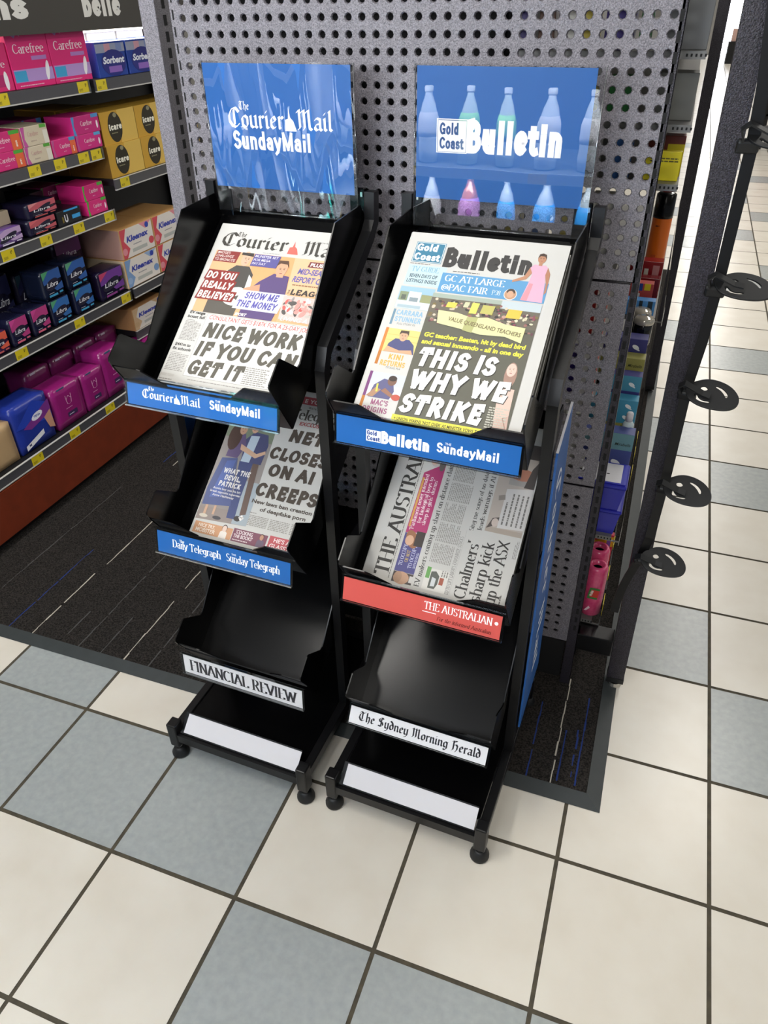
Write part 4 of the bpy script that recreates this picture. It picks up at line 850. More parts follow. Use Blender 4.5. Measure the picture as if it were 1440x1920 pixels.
for x, y, lb in ((-.332, .567, 'front pink roll of bags with a dark hollow core on the lowest side shelf'), (-.336, .618, 'rear pink roll of bags behind the front pink roll')):
    t = thing('bag_roll', lb, 'bag roll', T((x, y, .2002)), 'pink bag rolls'); PK = mat('pink_film', 'c8396a', .2, noise=(60, .2, 'd8577f')); h = .15 if y < .6 else .165
    m = MB(); m.lathe([(.022, 0), (.026, .004), (.0262, .06), (.0255, h - .008), (.022, h), (.0145, h), (.013, h - .02), (.012, h - .03)], PK, n=24)
    if y < .6:
        P = Print(); P.quadt(-.012, .06, .012, .095, '3d7a3a', .004); P.quadt(-.006, .066, .013, .089, 'c63a2f', .002); P.text('Multix', -.001, .069, .018, .007, 'f0e6da', bold=.02, rot=R(82)); P.poly([(-.014, .02), (-.004, .036), (-.0, .03), (-.008, .02)], 'e9c7d2')
        P.emit(m, frame((0, -.0266, 0), (1, 0, 0), (0, 0, 1), (0, -1, 0)))
    m.build('roll', t, True)
    m = MB(); m.lathe([(.013, h - .012), (.0, h - .012)], mat('dark_core', '241f1d', .5), n=16); m.build('core', t)
box_at('bright_packet', 'red and yellow packet leaning behind the pink rolls', 'packet', -.37, -.307, .665, .68, .2002, .372, 'c52a43', GR, lambda P, w, h: (P.poly([(0, h * .82), (w, h * .98), (w, h * .8), (0, h * .7)], 'd9a41e'), P.rect(w * .75, h * .75, w * .9, h * .95, '7a4fa0')))
# packs that show only as coloured dots through the holes
rn = random.Random(21)
DOT = [('white', 'dad8d0'), ('green', '2f7a3c'), ('red', 'b02822'), ('yellow', 'b9a638'), ('grey', '5d5d5a'), ('blue', '2f5fa0'), ('violet', '3b2a78'), ('brown', '5a3b2a')]
for z0, z1 in ((1.4112, 1.6), (1.3082, 1.395), (1.2172, 1.295), (1.06, 1.2), (.93, 1.05), (.80, .92), (.63, .78)):
    x = -.625
    while x < -.415:
        w = rn.choice((.026, .034, .046)); c = rn.choice(DOT)
        h = (z1 - z0) * rn.uniform(.75, .97)
        o = box_at('small_pack', '%s pack glimpsed only through the pegboard holes' % c[0], 'pack', x, min(x + w, -.41), .535 + rn.uniform(0, .01), .575, z0, z0 + h, c[1], 'packs behind the pegboard'); x += w + rn.uniform(.001, .02)
for z in (1.058, .928, .798, .628): mb = MB(); mb.box((-.63, .534, z - .006), (-.405, .6, z + .0018), GALV); part(mb, 'peg_shelf', gon)

# ------------------------------------------------------------------ clip strip
cs = thing('clip_strip', 'long black hanging strip with five empty hooks in front of the right leg', 'clip strip', T((-.26, .47, .27)))
mb = MB(); SP = [(-.256, .47, 1.56), (-.2465, .47, 1.476), (-.234, .47, 1.372), (-.2295, .47, 1.3), (-.2285, .47, 1.095), (-.231, .47, .971), (-.2375, .47, .885), (-.236, .47, .692), (-.2385, .475, .52), (-.247, .487, .455), (-.262, .495, .39), (-.2705, .497, .345), (-.275, .496, .3), (-.2755, .492, .276)]
mb.tube(SP, .0095, .0009, BLACKM, side=(1, 0, 0)); part(mb, 'strip', cs)
def hook_mesh():
    c = D.curves.new('hook', 'CURVE'); c.dimensions = '2D'; c.fill_mode = 'BOTH'; c.extrude = .0011; c.bevel_depth = .0007
    def sp(pts):
        for _ in range(2): pts = [p for a, b in zip(pts, pts[1:] + pts[:1]) for p in ((a[0] * .75 + b[0] * .25, a[1] * .75 + b[1] * .25), (a[0] * .25 + b[0] * .75, a[1] * .25 + b[1] * .75))]
        s = c.splines.new('POLY'); s.points.add(len(pts) - 1); s.use_cyclic_u = True
        for p, q in zip(s.points, pts): p.co = (q[0], q[1], 0, 1)
    sp([(0, .012), (.012, .024), (.03, .034), (.052, .034), (.074, .026), (.09, .010), (.0945, -.006), (.09, -.019), (.077, -.027), (.055, -.03), (.032, -.028), (.012, -.02), (.001, -.006)])
    sp([(.014, -.006), (.02, -.015), (.032, -.0195), (.046, -.019), (.049, -.015), (.044, -.013), (.035, -.0145), (.026, -.0105), (.021, -.003), (.017, -.002)])
    sp([(.048, .0235), (.062, .0195), (.073, .009), (.074, .001), (.070, -.001), (.0665, .005), (.058, .0135), (.047, .0185)])
    sp([(.022, .014), (.031, .018), (.038, .012), (.034, .006), (.025, .006)])
    o = D.objects.new('hook', c); me = D.meshes.new_from_object(o); D.objects.remove(o); me.materials.clear(); me.materials.append(RUBBER); return me
hm = hook_mesh(); first = None
for i, (x, z, tl, yw) in enumerate(((-.238, 1.302, 22, 4), (-.234, 1.075, 24, -2), (-.239, .875, 30, -10), (-.238, .66, 34, -6), (-.247, .468, 36, 0))):
    o = D.objects.new('hook', hm); COL.objects.link(o); o.parent = cs; o.matrix_parent_inverse = cs.matrix_basis.inverted()
    o.matrix_basis = T((x, .464, z)) @ Rz(R(yw)) @ Rx(R(tl))
    m = MB(); m.box((-.014, -.007, -.024), (.02, .006, -.002), RUBBER, bev=.004); m.tube([(-.006, -.002, -.004), (-.012, -.002, .014), (-.002, -.002, .024), (.012, -.004, .018), (.03, -.006, .01), (.045, -.01, .011)], .006, .0014, RUBBER, side=(0, 1, 0))
    c = m.build('hook_clamp', o); c.location = (0, 0, 0)

# ------------------------------------------------------------------ left shelving run
LX = -2.21
unit = thing('shelving_unit', 'long black shelving run on the left with yellow price tags and a red-brown kick board', 'shelving', T((-2.45, 1.2, 0)))
SHB = mat('black_shelf', '17171a', .45); LIPM = mat('grey_ticket_rail', '4b4a4e', .3); EDGEW = mat('pale_rail_edge', 'c4c2bd', .35)
mb = MB(); mb.box((-2.70, .2, 0), (-2.68, 2.6, 1.9), mat('shelf_back', '141316', .6)); part(mb, 'back_panel', unit)
mb = MB(); mb.box((-2.6, .2, .045), (-2.168, 2.6, .205), mat('kick_board', '7c3119', .45, noise=(22, .3, '6b2a15'))); mb.box((-2.6, .2, .01), (-2.20, 2.6, .045), DARK); part(mb, 'kick_board', unit)
for y in (1.408, 2.4):
    mb = MB(); mb.box((-2.68, y - .012, .2), (-2.64, y + .012, 1.9), SHB); part(mb, 'upright', unit)
def lshelf(zt, y0, y1, tags, xf=LX, rail=.030):
    mb = MB(); mb.box((-2.68, y0, zt - .022), (xf - .006, y1, zt), SHB); mb.box((xf - .006, y0, zt - .033), (xf, y1, zt - .001), LIPM); mb.box((xf - .006, y0, zt - .036), (xf + .002, y1, zt - .0325), EDGEW)
    if zt < 1: mb.box((xf - .006, y0, zt - .0015), (xf + .0015, y1, zt), EDGEW)
    o = part(mb, 'shelf', unit)
    for y in tags:
        m = MB(); m.box((xf + .0002, y, zt - .032), (xf + .0012, y + .052, zt - .001), TAGY)
        P = Print(); P.rect(.036, .015, .0385, .025, '3a3510'); P.rect(.0405, .019, .0425, .025, '3a3510'); P.grey(.005, .004, .022, .012, 3, '6d6318'); P.emit(m, frame((xf + .0012, y, zt - .032), (0, 1, 0), (0, 0, 1), (1, 0, 0))); part(m, 'price_tag', o)
    m = MB(); m.box((xf - .006, y1 - .006, zt - .036), (xf + .005, y1, zt + .004), film('clear_plastic_edge')); part(m, 'rail_end', o)
lshelf(1.272, .25, 1.392, (.975, 1.335)); lshelf(1.270, 1.425, 2.38, (1.43, 1.93))
lshelf(1.072, .25, 1.388, (1.028, 1.145, 1.262, 1.328)); lshelf(.962, 1.42, 2.38, (1.45,))
lshelf(.870, .25, 1.382, (.83, .998, 1.16, 1.325)); lshelf(.575, .25, 1.378, (.765, 1.05, 1.318)); lshelf(.575, 1.40, 2.38, (1.9,))
lshelf(.40, 1.40, 2.38, (1.9,), -2.24)
lshelf(.246, .25, 2.38, (.66, .85, 1.05), -2.172)
mb = MB(); mb.box((-2.215, .25, 1.408), (-2.195, 2.4, 1.85), mat('header_board', '37342f', .6))
P = Print(); P.text('ns', .80 - .02, .038, .928, .066, 'dad8d2', font='heavy', thick=0.24); P.text('belle', 1.172, .036, 1.366, .066, 'dad8d2', font='heavy', thick=0.24)
P.emit(mb, frame((-2.195, .25, 1.408), (0, 1, 0), (0, 0, 1), (1, 0, 0))); part(mb, 'header_board', unit)
sl = thing('shelf_light', 'slim white strip light under the shelving header board', 'light', T((-2.30, 1.6, 1.402)))
m = MB(); m.box((-.02, -.95, -.004), (.02, .8, .006), mat('led_strip', 'fff6e8', .4, emit=5)); m.build('tube', sl)
l = D.lights.new('strip_light', 'AREA'); l.shape = 'RECTANGLE'; l.size = .04; l.size_y = 1.7; l.energy = 2.2; l.color = (1, .95, .86); lo = D.objects.new('strip_light', l); COL.objects.link(lo); lo.parent = sl; lo.location = (0, -.05, -.008)

def pack(name, label, cat, group, y0, y1, z0, z1, col, deco=None, x=-2.225, depth=.11, soft=0, rough=.35, side=None, yaw=0):
    cy = (y0 + y1) / 2; w = y1 - y0; h = z1 - z0; mb = MB(); m = ink(col, rough) if isinstance(col, str) else col
    if soft:
        bm = bmesh.new(); bmesh.ops.create_cube(bm, size=1); bmesh.ops.subdivide_edges(bm, edges=bm.edges[:], cuts=5, use_grid_fill=True)
        for v in bm.verts:
            a, b, c = v.co * 2
            k = soft
            pa = 1 - k * (max(abs(b), abs(c)) ** 6); pb = 1 - k * .5 * (max(abs(a), abs(c)) ** 6); pc = 1 - k * .5 * (max(abs(a), abs(b)) ** 6)
            v.co = Vector((a * depth / 2 * pa - depth / 2, b * w / 2 * pb, (c * pc + 1) * h / 2))
        bm.verts.index_update(); mb.add([v.co[:] for v in bm.verts], [[v.index for v in f.verts] for f in bm.faces], m); bm.free()
    else: mb.box((-depth, -w / 2, 0), (0, w / 2, h), m, bev=.0012)
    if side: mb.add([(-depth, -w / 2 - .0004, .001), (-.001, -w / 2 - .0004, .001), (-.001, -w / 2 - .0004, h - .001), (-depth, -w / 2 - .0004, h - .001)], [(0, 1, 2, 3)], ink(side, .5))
    if deco: P = Print(); deco(P, w, h); P.emit(mb, frame((.0002, -w / 2, 0), (0, 1, 0), (0, 0, 1), (1, 0, 0)))
    o = mb.build(name, smooth=bool(soft), M=T((x, cy, z0)) @ Rz(yaw)); return tag(o, label, cat, group)
def again(o, label, dx=0, dy=0, dz=0):
    c = o.copy(); COL.objects.link(c); c.matrix_world = T((dx, dy, dz)) @ o.matrix_world; c['label'] = label; return c

# top shelf: pink cartons and blue tissue packs
def cf_big(P, w, h):
    P.poly([(.004, h * .99), (w * .45, h * .99), (w * .3, h * .86), (w * .22, h * .78), (w * .12, h * .84)], 'b47fc0'); P.ell(w * .5, h * .93, w * .16, h * .09, 'e9d3dd', rot=-.3); P.poly([(w * .6, h * .99), (w * .98, h * .99), (w * .9, h * .82), (w * .72, h * .86)], '9d7cc4'); P.poly([(w * .2, h * .9), (w * .3, h * .99), (w * .36, h * .8)], 'd9a3cf')
    P.text('Carefree', w * .12, h * .55, w * .88, h * .14, 'f6dfe6', 'serif', thick=.13, thin=.06); P.rect(w * .52, h * .43, w * .9, h * .495, 'b57fc4')
    P.rect(w * .02, h * .1, w, h * .3, 'b592cf'); P.rect(w * .03, h * .11, w * .32, h * .28, '3fa0cf'); P.ell(w * .86, h * .25, w * .05, h * .16, 'f3eef4', rot=-.2); P.grey(w * .1, h * .03, w * .95, h * .06, 1, 'eab6cb')
G1 = 'big pink cartons on the top shelf'
pack('liner_carton', 'large pink carton, left of the two tall ones on the top shelf', 'carton', G1, 1.087, 1.258, 1.2722, 1.436, 'e02a78', cf_big, depth=.14)
pack('liner_carton', 'large pink carton on the top shelf nearest the blue tissue packs', 'carton', G1, 1.262, 1.438, 1.2722, 1.436, 'df2a78', cf_big, depth=.14)
pack('liner_carton', 'shorter pink carton left of the tall pink pair, cut by the photo edge', 'carton', G1, .91, 1.080, 1.2722, 1.392, 'dc2f74', lambda P, w, h: (P.text('Carefree', w * .1, h * .5, w * .9, h * .15, 'f6dfe6', 'serif', thick=.13, thin=.06), P.rect(w * .1, h * .1, w * .8, h * .35, 'b3266a'), P.ell(w * .85, h * .22, w * .05, h * .2, 'f3eef4')), depth=.14)
def sorb(P, w, h):
    P.rect(0, h * .7, w, h * .95, '9aa0b8'); P.rect(w * .3, h * .72, w * .5, h * .95, 'cf9aa8'); P.rect(w * .7, h * .72, w * .9, h * .95, '7f8fc0'); P.ell(w * .55, h * .4, w * .42, h * .38, '20267a', 20); P.text('Sorbent', w * .18, h * .38, w * .92, h * .2, 'e6e8f2', bold=.03, sl=.25); P.rect(w * .35, h * .12, w * .8, h * .3, '8a62b8')
G2 = 'blue tissue packs on the top shelf'
a = pack('tissue_pack', 'blue tissue pack on the top shelf beside the pink cartons', 'tissue pack', G2, 1.478, 1.635, 1.2702, 1.372, '28449a', sorb, depth=.12, rough=.25)
again(a, 'blue tissue pack on the top shelf partly behind the grey upright', dy=.168); again(a, 'blue tissue pack on the top shelf glimpsed in the gap beside the pegboard', dy=.336)
for i in range(3): pack('white_tissue_roll_pack', 'white wrapped pack stacked behind the blue tissue packs', 'tissue pack', 'white packs behind the blue tissue', 1.45 + i * .17, 1.61 + i * .17, 1.2702, 1.394, 'e9e7e2', None, x=-2.36, depth=.14)
# second shelf
def icare(P, w, h):
    P.rect(0, 0, w * .5, h, 'c79a35'); P.rect(w * .5, 0, w, h, 'd9b457'); P.ell(w * .38, h * .5, w * .2, h * .46, '2c2719', 24); P.text('icare', w * .21, h * .42, w * .57, h * .2, 'f2eede', font='heavy', thick=0.24); P.grey(w * .26, h * .3, w * .5, h * .36, 1, '8f8a6c'); P.ell(w * .42, h * .86, w * .05, h * .07, '8f8a6c')
G3 = 'golden tissue packs on the left shelves'
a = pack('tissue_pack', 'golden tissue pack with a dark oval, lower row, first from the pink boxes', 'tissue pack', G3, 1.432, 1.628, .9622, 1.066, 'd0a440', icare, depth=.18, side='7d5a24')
again(a, 'golden tissue pack, lower row, second, half hidden by the grey upright', dy=.2); again(a, 'golden tissue pack, lower row, third, glimpsed beside the pegboard', dy=.4)
b = again(a, 'golden tissue pack with a dark oval, upper row, first from the pink boxes', dz=.1045, dx=-.004); again(a, 'golden tissue pack, upper row, second, half hidden by the grey upright', dy=.2, dz=.1045, dx=-.004); again(a, 'golden tissue pack, upper row, third, glimpsed beside the pegboard', dy=.4, dz=.1045, dx=-.004)
again(a, 'golden tissue pack one row back behind the lower golden pack', dx=-.185); again(a, 'golden tissue pack one row back behind the upper golden pack', dx=-.19, dz=.1045)
def cf(end, endc='4fa83f', col='d12a78'):
    def d(P, w, h):
        P.text('Carefree', w * .3, h * .45, w * .72, h * .25, 'f4d5e0', 'serif', thick=.13, thin=.07); P.grey(w * .42, h * .2, w * .6, h * .3, 1, 'e58fb4')
        if end: P.rect(w * .72, h * .8, w * .98, h, endc); P.poly([(0, 0), (w * .1, 0), (w * .05, h * .5), (w * .1, h), (0, h)], endc if end == 2 else 'b8558f'); P.ell(w * .9, h * .4, w * .035, h * .22, 'f3e6ec')
        if end == 3: P.rect(w * .74, 0, w * .97, h * .8, 'e2673f'); P.grey(w * .82, h * .15, w * .9, h * .6, 1, 'f3dccb', vert=True)
    return d
def cream(P, w, h):
    P.poly([(0, 0), (w * .16, 0), (w * .08, h * .4), (w * .14, h), (0, h)], 'c0559a'); P.text('Carefree', w * .22, h * .5, w * .62, h * .22, 'c79c98', 'serif', thick=.13, thin=.07); P.rect(w * .72, h * .82, w * .96, h, '5aa53f'); P.rect(w * .8, 0, w * .98, h * .7, 'e2dccf'); P.grey(w * .3, h * .2, w * .6, h * .3, 1, 'b8a596')
G4 = 'small liner boxes on the second shelf'
pack('liner_box', 'small pink box with an orange panel, lower left of the second shelf', 'box', G4, .895, 1.046, 1.0722, 1.12, 'd4327a', cf(3))
pack('liner_box', 'small pink box with an orange panel resting on the lower left one', 'box', G4, .885, 1.05, 1.1202, 1.1735, 'd4327a', cf(3))
pack('liner_box', 'small cream box under the other cream one on the second shelf', 'box', G4, 1.05, 1.166, 1.0722, 1.1195, 'd5c7ae', cream)
pack('liner_box', 'small cream box on top of the other cream one', 'box', G4, 1.054, 1.168, 1.1202, 1.1745, 'd3c5ac', cream)
pack('liner_box', 'small pink and orange box beside the lower cream box', 'box', G4, 1.172, 1.285, 1.0722, 1.122, 'd42f7c', cf(3, '4a97c9'))
pack('liner_box', 'small pink box with blue ends, lower of two beside the golden packs', 'box', G4, 1.289, 1.416, 1.0722, 1.1195, 'd02d80', cf(1, '5aa3d2'))
pack('liner_box', 'small pink box with blue ends, upper of two beside the golden packs', 'box', G4, 1.285, 1.422, 1.1197, 1.1745, 'c22a78', cf(2, '4f8fc8'))
pack('liner_box', 'small shaded pink box behind the upper blue-ended box', 'box', G4, 1.2, 1.29, 1.0722, 1.172, '8f2a66', cf(2, '3f78b0'), x=-2.35)  # pink and blue darkened, back-row shade put into the colour
# third shelf
G5 = 'packs on the third shelf'
pack('liner_box', 'pink box with green ends, lower of the pair at the end of the third shelf', 'box', G5, 1.268, 1.372, .8702, .9175, 'd42a78', cf(2))
pack('liner_box', 'pink box with green ends, upper of the pair at the end of the third shelf', 'box', G5, 1.262, 1.37, .918, .968, 'd02877', cf(2))
pack('liner_box', 'shaded green and pink box behind the green-ended pair', 'box', G5, 1.2, 1.30, .918, .968, '7c2453', cf(2, '3d7a35'), x=-2.345)  # colours deepened to hold the shade behind the front pair
def lib(c1, c2, c3):
    def d(P, w, h):
        P.poly([(w * .04, h * .55), (w * .96, h * .62), (w * .96, h * .97), (w * .04, h * .97)], c1); P.poly([(w * .04, h * .7), (w * .4, h * .97), (w * .04, h * .97)], c2); P.ell(w * .45, h * .5, w * .36, h * .17, '1c1830', 18, .25); P.text('Libra', w * .18, h * .43, w * .74, h * .15, 'eceaf0', bold=.0, sl=.3); P.poly([(w * .5, h * .34), (w * .96, h * .5), (w * .96, h * .26), (w * .6, h * .24)], c1)
        P.quadt(w * .18, h * .1, w * .62, h * .17, c3, .0); P.quadt(w * .72, h * .13, w * .9, h * .19, c3, .0); P.grey(w * .2, h * .2, w * .55, h * .24, 1, 'b9b5c4')
    return d
pack('pad_pack', 'dark pack with a coral top, lower of the two stacked on the third shelf', 'pack', G5, .982, 1.108, .8702, .918, '1d1a30', lib('b8535c', 'd0646a', 'b5504f'), soft=.06, rough=.2)
pack('pad_pack', 'dark pack with a coral top, upper of the two stacked on the third shelf', 'pack', G5, .996, 1.128, .9182, .966, '1d1a30', lib('c05a66', 'd88a8c', 'b5504f'), soft=.06, rough=.2)
def ubox(P, w, h): P.text('U', w * .28, h * .18, w * .42, h * .52, 'd9d6dc', bold=.05); P.rect(w * .6, h * .28, w * .95, h * .55, '3a9ad6'); P.rect(w * .3, h * .88, w * .9, h, '3a9ad6'); P.rect(w * .18, h * .2, w * .24, h * .6, '7a6a2c')
pack('tampon_box', 'black box marked with a white U on the third shelf', 'box', G5, 1.114, 1.23, .8702, .9165, '15171c', ubox)
pack('tampon_box', 'black and blue box standing behind the U box', 'box', G5, 1.14, 1.2, .8702, .964, '14161d', lambda P, w, h: P.rect(w * .2, h * .55, w * .95, h * .8, '3a8fcf'), x=-2.34)
pack('pad_pack', 'lilac pack in an open card tray at the left of the third shelf', 'pack', G5, .84, .952, .8702, .92, '6a4a8c', lib('b79ac2', '8f7bb8', 'd9d2e2'), soft=.08, rough=.25)
pack('card_tray', 'torn pale card tray holding the lilac pack', 'tray', G5, .80, .952, .9205, .9605, 'b9a78f', None, x=-2.26, depth=.02)
for i, y in enumerate((.86, .925)): pack('pad_pack', 'shaded purple pack behind the coral-topped packs, %s one' % ('left', 'right')[i], 'pack', G5, y, y + .06, .8702, .985, '3a1c4c', lambda P, w, h: P.poly([(w * .2, h * .2), (w * .8, h * .4), (w * .7, h * .9), (w * .3, h * .8)], '8f3f86'), x=-2.33, soft=.05)  # wrap colour itself carries the shade of the back row
# fourth shelf
G6 = 'dark pad packs on the fourth shelf'
BL = lib('2f66a8', '4f9a72', '3f9ac4'); PKd = lib('b23a7a', 'c9468f', 'd0607a')
for y0, y1, z0, z1, d, c, lb in ((.98, 1.071, .5752, .662, BL, '161a33', 'blue-topped dark pack, lower row, beside the pink-topped packs'), (1.098, 1.194, .5752, .664, BL, '161a33', 'blue-topped dark pack, lower row, beside the wide purple one'), (.972, 1.064, .6642, .76, lib('2d5596', '4f9a6a', '3f9ac4'), '141a2e', 'blue and green dark pack resting on the lower blue pack nearest the pink ones'), (1.088, 1.19, .6652, .758, lib('2f5aa0', '5a9a78', '3f9ac4'), '141a2e', 'blue and green dark pack, upper row, nearest the tissue boxes'),
    (.789, .867, .5752, .664, PKd, '191a33', 'pink-topped dark pack, second from the left on the fourth shelf'), (.885, .964, .5752, .664, PKd, '191a33', 'pink-topped dark pack next to the lower blue one'), (.69, .772, .5752, .645, lib('d65a44', 'e0705a', 'c05a5a'), '3a1c44', 'orange-topped pack at the left end of the fourth shelf'), (1.236, 1.376, .5752, .677, lib('6f3a92', 'c2436a', '8a3a86'), '1d1630', 'wide purple pack at the right end of the fourth shelf')):
    pack('pad_pack', lb, 'pack', G6, y0, y1, z0, z1, c, d, soft=.05, rough=.2, depth=.09)
pack('pad_pack', 'wide shaded purple pack set back above the blue packs', 'pack', G6, 1.20, 1.345, .5752, .80, '22122c', lambda P, w, h: (P.poly([(w * .05, h * .62), (w * .95, h * .7), (w * .95, h * .98), (w * .05, h * .98)], '5c2a5c'), P.text('Libra', w * .25, h * .66, w * .75, h * .08, 'b9b2bc', sl=.3)), x=-2.36, soft=.05, rough=.25)  # wrap and print dimmed, shade is part of the colour
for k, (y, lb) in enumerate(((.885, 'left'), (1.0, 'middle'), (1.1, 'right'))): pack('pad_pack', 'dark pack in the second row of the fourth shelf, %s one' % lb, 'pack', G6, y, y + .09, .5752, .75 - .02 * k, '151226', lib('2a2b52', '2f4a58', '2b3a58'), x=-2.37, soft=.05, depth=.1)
def klx(c1, c2):
    def d(P, w, h):
        P.rect(w * .02, h * .02, w * .98, h * .98, 'e6ded6'); P.poly([(w * .02, h * .02), (w * .02, h * .98), (w * .2, h * .98), (w * .1, h * .6), (w * .24, h * .3), (w * .12, h * .02)], c1); P.poly([(w * .6, h * .98), (w * .78, h * .75), (w * .98, h * .98)], c2); P.ell(w * .9, h * .3, w * .08, h * .13, c1); P.ell(w * .08, h * .25, w * .07, h * .12, c2)
        P.text('Kleenex', w * .17, h * .52, w * .82, h * .2, '3240a4', bold=.03, sl=.3); P.ell(w * .83, h * .86, w * .06, h * .1, '3a4cae', 8); P.grey(w * .35, h * .36, w * .7, h * .42, 1, '8f8f94'); P.rect(w * .3, h * .14, w * .75, h * .26, 'b9bab4')
    return d
G7 = 'tissue boxes on the left shelves'
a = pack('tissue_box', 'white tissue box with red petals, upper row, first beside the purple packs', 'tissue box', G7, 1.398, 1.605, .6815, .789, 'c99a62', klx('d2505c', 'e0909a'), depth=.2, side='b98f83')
again(a, 'white tissue box with red petals, upper row, second, half hidden by the rack', dy=.21)
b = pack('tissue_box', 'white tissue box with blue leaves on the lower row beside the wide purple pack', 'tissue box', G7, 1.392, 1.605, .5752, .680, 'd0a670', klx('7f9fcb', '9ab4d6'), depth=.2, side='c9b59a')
pack('tissue_box', 'white tissue box with red petals on the lower row, half hidden by the rack', 'tissue box', G7, 1.61, 1.82, .5752, .680, 'd0a670', klx('d2505c', 'e0909a'), depth=.2)
again(a, 'white tissue box one row back behind the upper red-petalled box', dx=-.205)
c = pack('tissue_box', 'pale brown tissue box low behind the rack shoulder', 'tissue box', G7, 1.40, 1.62, .4002, .485, 'b98a5c', klx('d0b08a', 'c9a880'), x=-2.245, depth=.17)
again(c, 'pale brown tissue box one row behind the low pale brown one', dx=-.175)
# bottom shelf
def tulip(P, w, h):
    x, y = w * .5, h * .62; s = h * .085
    for k in (-1, 1):
        for t, q in (((0, 1.2), (1, .2)), ((1, .2), (.75, -1)), ((.75, -1), (0, -1.25)), ((1, .2), (1.05, 1.5))):
            P.poly([(x + k * t[0] * s - .0012, y + t[1] * s), (x + k * q[0] * s - .0012, y + q[1] * s), (x + k * q[0] * s + .0012, y + q[1] * s), (x + k * t[0] * s + .0012, y + t[1] * s)], 'e8a8cf')
    P.grey(w * .35, h * .42, w * .65, h * .45, 1, 'd98fc0'); P.rect(w * .36, h * .22, w * .68, h * .33, '3c2450'); P.grey(w * .4, h * .25, w * .64, h * .28, 1, 'd9cfe2'); P.rect(w * .2, h * .94, w * .45, h * .975, '3a5a7c')
G8 = 'magenta packs on the bottom shelf'
MG = mat('magenta_wrap', '8f1f6c', .22)
for y0, y1, z1, lb in ((.838, .988, .396, 'magenta pack with a tulip mark, first beside the blue pack'), (.996, 1.112, .39, 'magenta pack with a tulip mark, middle of the three at the front'), (1.115, 1.245, .425, 'magenta pack with a tulip mark, partly behind the rack lip')):
    o = pack('pad_pack', lb, 'pack', G8, y0, y1, .2462, z1, MG, tulip, x=-2.195, depth=.1, soft=.07)
for k, y in enumerate((.87, 1.0, 1.13, 1.26)): pack('pad_pack', 'magenta pack in the second row of the bottom shelf, %s from the left' % ('first', 'second', 'third', 'fourth')[k], 'pack', G8, y, y + .12, .2462, .43, mat('magenta_wrap_shaded', '6d1a52', .25), lambda P, w, h: P.rect(w * .2, h * .93, w * .4, h * .97, 'c9b9cf'), x=-2.32, depth=.1, soft=.07)  # second row gets a darker wrap, shade painted into the colour
for k, y in enumerate((1.255, 1.42, 1.54)): pack('pad_pack', 'magenta pack behind the left newspaper rack, %s from the left' % ('first', 'second', 'third')[k], 'pack', G8, y, y + .115, .2462, .36, MG, tulip, x=-2.2, depth=.1, soft=.07)
def tena(P, w, h):
    P.poly([(0, h * .55), (w * .6, h * .95), (w, h * .75), (w, h * .4), (w * .5, h * .5)], '2440b0'); P.poly([(w * .2, h * .5), (w, h * .82), (w, h * .55), (w * .4, h * .42)], '7a2f86'); P.ell(w * .62, h * .62, w * .16, h * .07, 'e9e9f2', 14, .2); P.text('TENA', w * .53, h * .6, w * .71, h * .045, '2a3f9a', bold=.02); P.poly([(w * .78, h * .5), (w * .98, h * .6), (w, h * .2), (w * .86, h * .25)], 'c9947c'); P.poly([(w * .14, h * .16), (w * .68, h * .3), (w * .68, h * .2), (w * .14, h * .06)], 'e6e6ea'); P.text('M', w * .22, h * .12, w * .28, h * .05, '2a2a5c', bold=.03)
pack('pant_pack', 'blue pack with a white size band on the bottom shelf beside the magenta packs', 'pack', None, .655, .822, .2462, .418, '24368f', tena, x=-2.195, depth=.1, soft=.08, rough=.25)
pack('pant_pack', 'beige pack cut by the left photo edge on the bottom shelf', 'pack', None, .48, .648, .2462, .39, 'b99a72', None, x=-2.195, depth=.1, soft=.08)

# ------------------------------------------------------------------ far aisle
rk = thing('far_rack', 'black rack with yellow goods far down the right aisle', 'rack', T((1.0, 9.4, 0)))
mb = MB()
for x in (-.5, .7):
    for y in (-.3, .3): mb.box((x - .03, y - .03, 0), (x + .03, y + .03, 1.9), BLACKM)
mb.box((-.53, -.33, 1.88), (.73, .33, 1.9), BLACKM); mb.build('frame', rk)
for z in (.35, .8, 1.25, 1.7): mb = MB(); mb.box((-.5, -.33, z - .02), (.7, .3, z), BLACKM); mb.build('shelf', rk)
rn = random.Random(9)
for z in (.3502, .8002, 1.2502):
    x = .55
    while x < 1.3: c = rn.choice((('yellow', 'd9c024'), ('white', 'd8d6d0'), ('orange', 'd98a2c'), ('pink', 'd98f8f'))); w = rn.uniform(.1, .2); box_at('far_pack', '%s pack on the black rack far down the right aisle' % c[0], 'pack', x, x + w, 9.1, 9.3, z, z + rn.uniform(.25, .36), c[1], 'packs on the far rack'); x += w + .02
bn = thing('far_bin', 'low dark display bin by the bright doorway at the end of the aisle', 'bin', T((.62, 21.5, 0)))
mb = MB(); mb.box((-.3, -.3, 0), (.3, .3, .45), BLACKM); mb.build('body', bn)
for i in range(4): box_at('far_pack', 'pale pink pack heaped on the dark bin by the doorway', 'pack', .36 + i * .14, .48 + i * .14, 21.25, 21.4, .4505, .7 + .06 * (i % 3), ('c9a59a', 'd8d2cc')[i % 2], 'packs on the far bin')

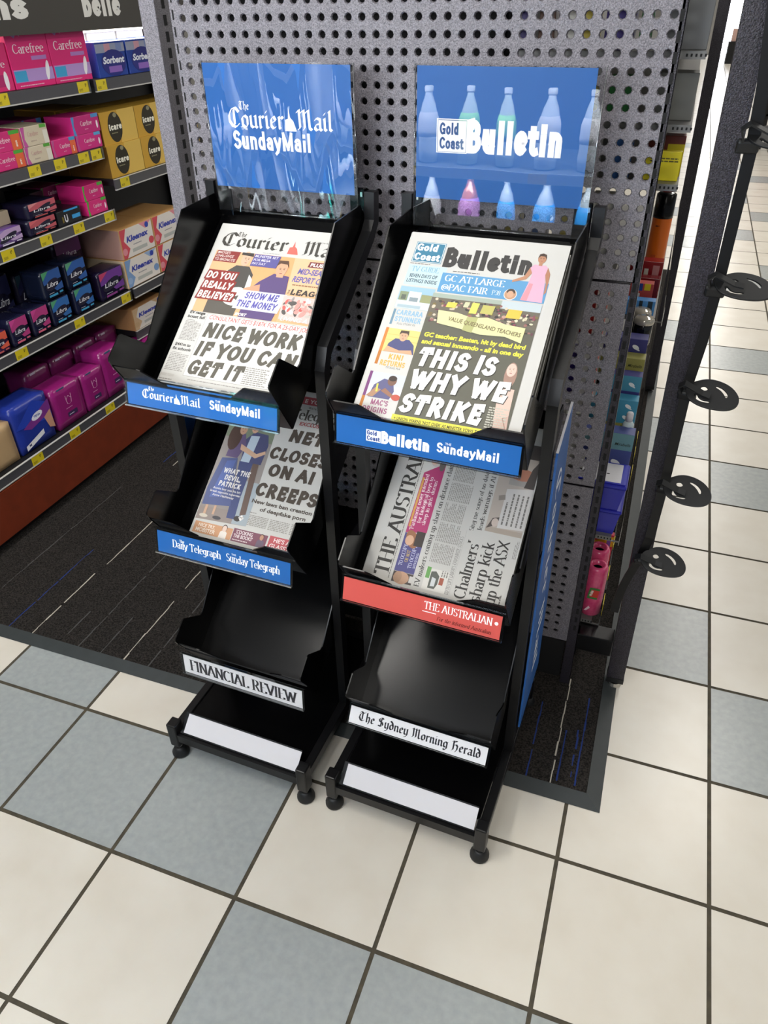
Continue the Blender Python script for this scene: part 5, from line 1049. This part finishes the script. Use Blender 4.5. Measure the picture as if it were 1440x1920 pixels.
# ------------------------------------------------------------------ drinks fridge facing the racks (seen in the clear sleeves)
fr = thing('drinks_fridge', 'lit drinks fridge facing the racks, seen only as a reflection in the clear sleeves', 'fridge', T((-1.35, -1.7, 0)))
FW_ = mat('fridge_white', 'd9dcdf', .5); fm_ = MB()
fm_.box((-1.1, -.35, 0), (1.0, -.31, 2.0), mat('fridge_back', '2a3038', .6)); fm_.box((-1.14, -.35, 0), (-1.1, .3, 2.0), FW_); fm_.box((1.0, -.35, 0), (1.04, .3, 2.0), FW_); fm_.box((-1.1, -.35, 0), (1.0, .3, .52), mat('fridge_dark', '15171a', .5)); fm_.build('cabinet', fr)
for z in (.585, .905):
    m1 = MB(); m1.box((-1.1, -.3, z - .02), (1.0, .29, z), mat('fridge_shelf', '5d666f', .5)); m1.box((-1.1, .29, z - .035), (1.0, .295, z + .004), mat('price_rail', 'b9c4cc', .4)); sh = m1.build('shelf', fr)
    for x in (-.75, -.2, .35, .8): m1 = MB(); m1.box((x, .2952, z - .033), (x + .07, .2965, z + .002), TAGY); m1.build('price_tag', sh)
m1 = MB(); m1.box((-1.1, .24, 1.28), (1.0, .29, 1.31), FW_); m1.build('lamp_rail', fr)
m1 = MB(); m1.box((-1.1, .1, 1.42), (1.0, .28, 1.46), FW_); m1.box((-1.1, .24, 1.46), (1.0, .28, 2.0), mat('fill_panel', 'eef4ff', .4, emit=3.2)); m1.build('fill_canopy', fr)  # glowing canopy added to the fridge for front light, kept out of the reflections
for nm, loc, rx, sx, sy, en in (('fill_light', (-.1, .285, 1.73), -90, 1.2, .5, 27), ('shelf_lamp', (-.05, .27, 1.27), -20, 2.0, .06, 22), ('shelf_lamp', (-.05, .27, .86), -20, 2.0, .06, 34)):
    l = D.lights.new(nm, 'AREA'); l.shape = 'RECTANGLE'; l.size = sx; l.size_y = sy; l.energy = en; l.color = (.93, .97, 1); lo = D.objects.new(nm, l); COL.objects.link(lo); lo.parent = fr; lo.location = loc; lo.rotation_euler = (R(101), 0, 0) if rx == -90 else (0, 0, 0); l.spread = R(130)
    if rx != -90: lo.rotation_euler = (R(-25), 0, 0)
def bottle(x, y, z, kind, label):
    t = thing('drink_bottle', label, 'bottle', T((x, y, z)), 'bottles in the drinks fridge')
    body, cap, lab = {'blue': ('aebfcc', 'dfe6ea', '2f8fdc'), 'cola': ('7a3f1c', 'c9a59a', '8a5a9a'), 'green': ('b9c9c4', 'dfe6ea', '7fc06a'), 'clear': ('c3ced6', 'e9eef0', 'dfe3ea'), 'teal': ('9fc4c9', 'dfe6ea', '2fa39a')}[kind]
    m = MB(); m.lathe([(.03, 0), (.041, .006), (.043, .05), (.040, .085), (.043, .12), (.041, .16), (.026, .22), (.014, .25), (.0135, .265)], mat('bottle_' + kind, body, .06, spec=.8, coat=.5), n=20); m.build('body', t, True)
    m = MB(); m.lathe([(.016, .262), (.0165, .266), (.0165, .28), (.014, .283)], mat('cap_' + kind, cap, .4), n=16); m.build('cap', t, True)
    m = MB(); m.lathe([(.0415, .10), (.0437, .12), (.0419, .165), (.034, .19)], mat('label_' + kind, lab, .4), n=20); m.build('label', t, True)
_k = {0: ['blue', 'blue', 'blue', 'blue', 'cola', 'clear', 'teal', 'teal', 'teal', 'clear'], 1: ['clear', 'clear', 'clear', 'green', 'green', 'clear', 'clear', 'clear', 'clear', 'clear']}
for r in (0, 1):
    for i in range(10):
        x = -.62 - i * .165 - (.02 if r else 0)
        bottle(x, -1.52, .5852 if r == 0 else .9052, _k[r][i], '%s-labelled bottle on the %s fridge shelf, %s from the end nearest the aisle' % ({'cola': 'brown cola, mauve', 'teal': 'teal', 'blue': 'blue', 'green': 'green', 'clear': 'white'}[_k[r][i]], ('lower', 'upper')[r], ('first', 'second', 'third', 'fourth', 'fifth', 'sixth', 'seventh', 'eighth', 'ninth', 'tenth')[i]))
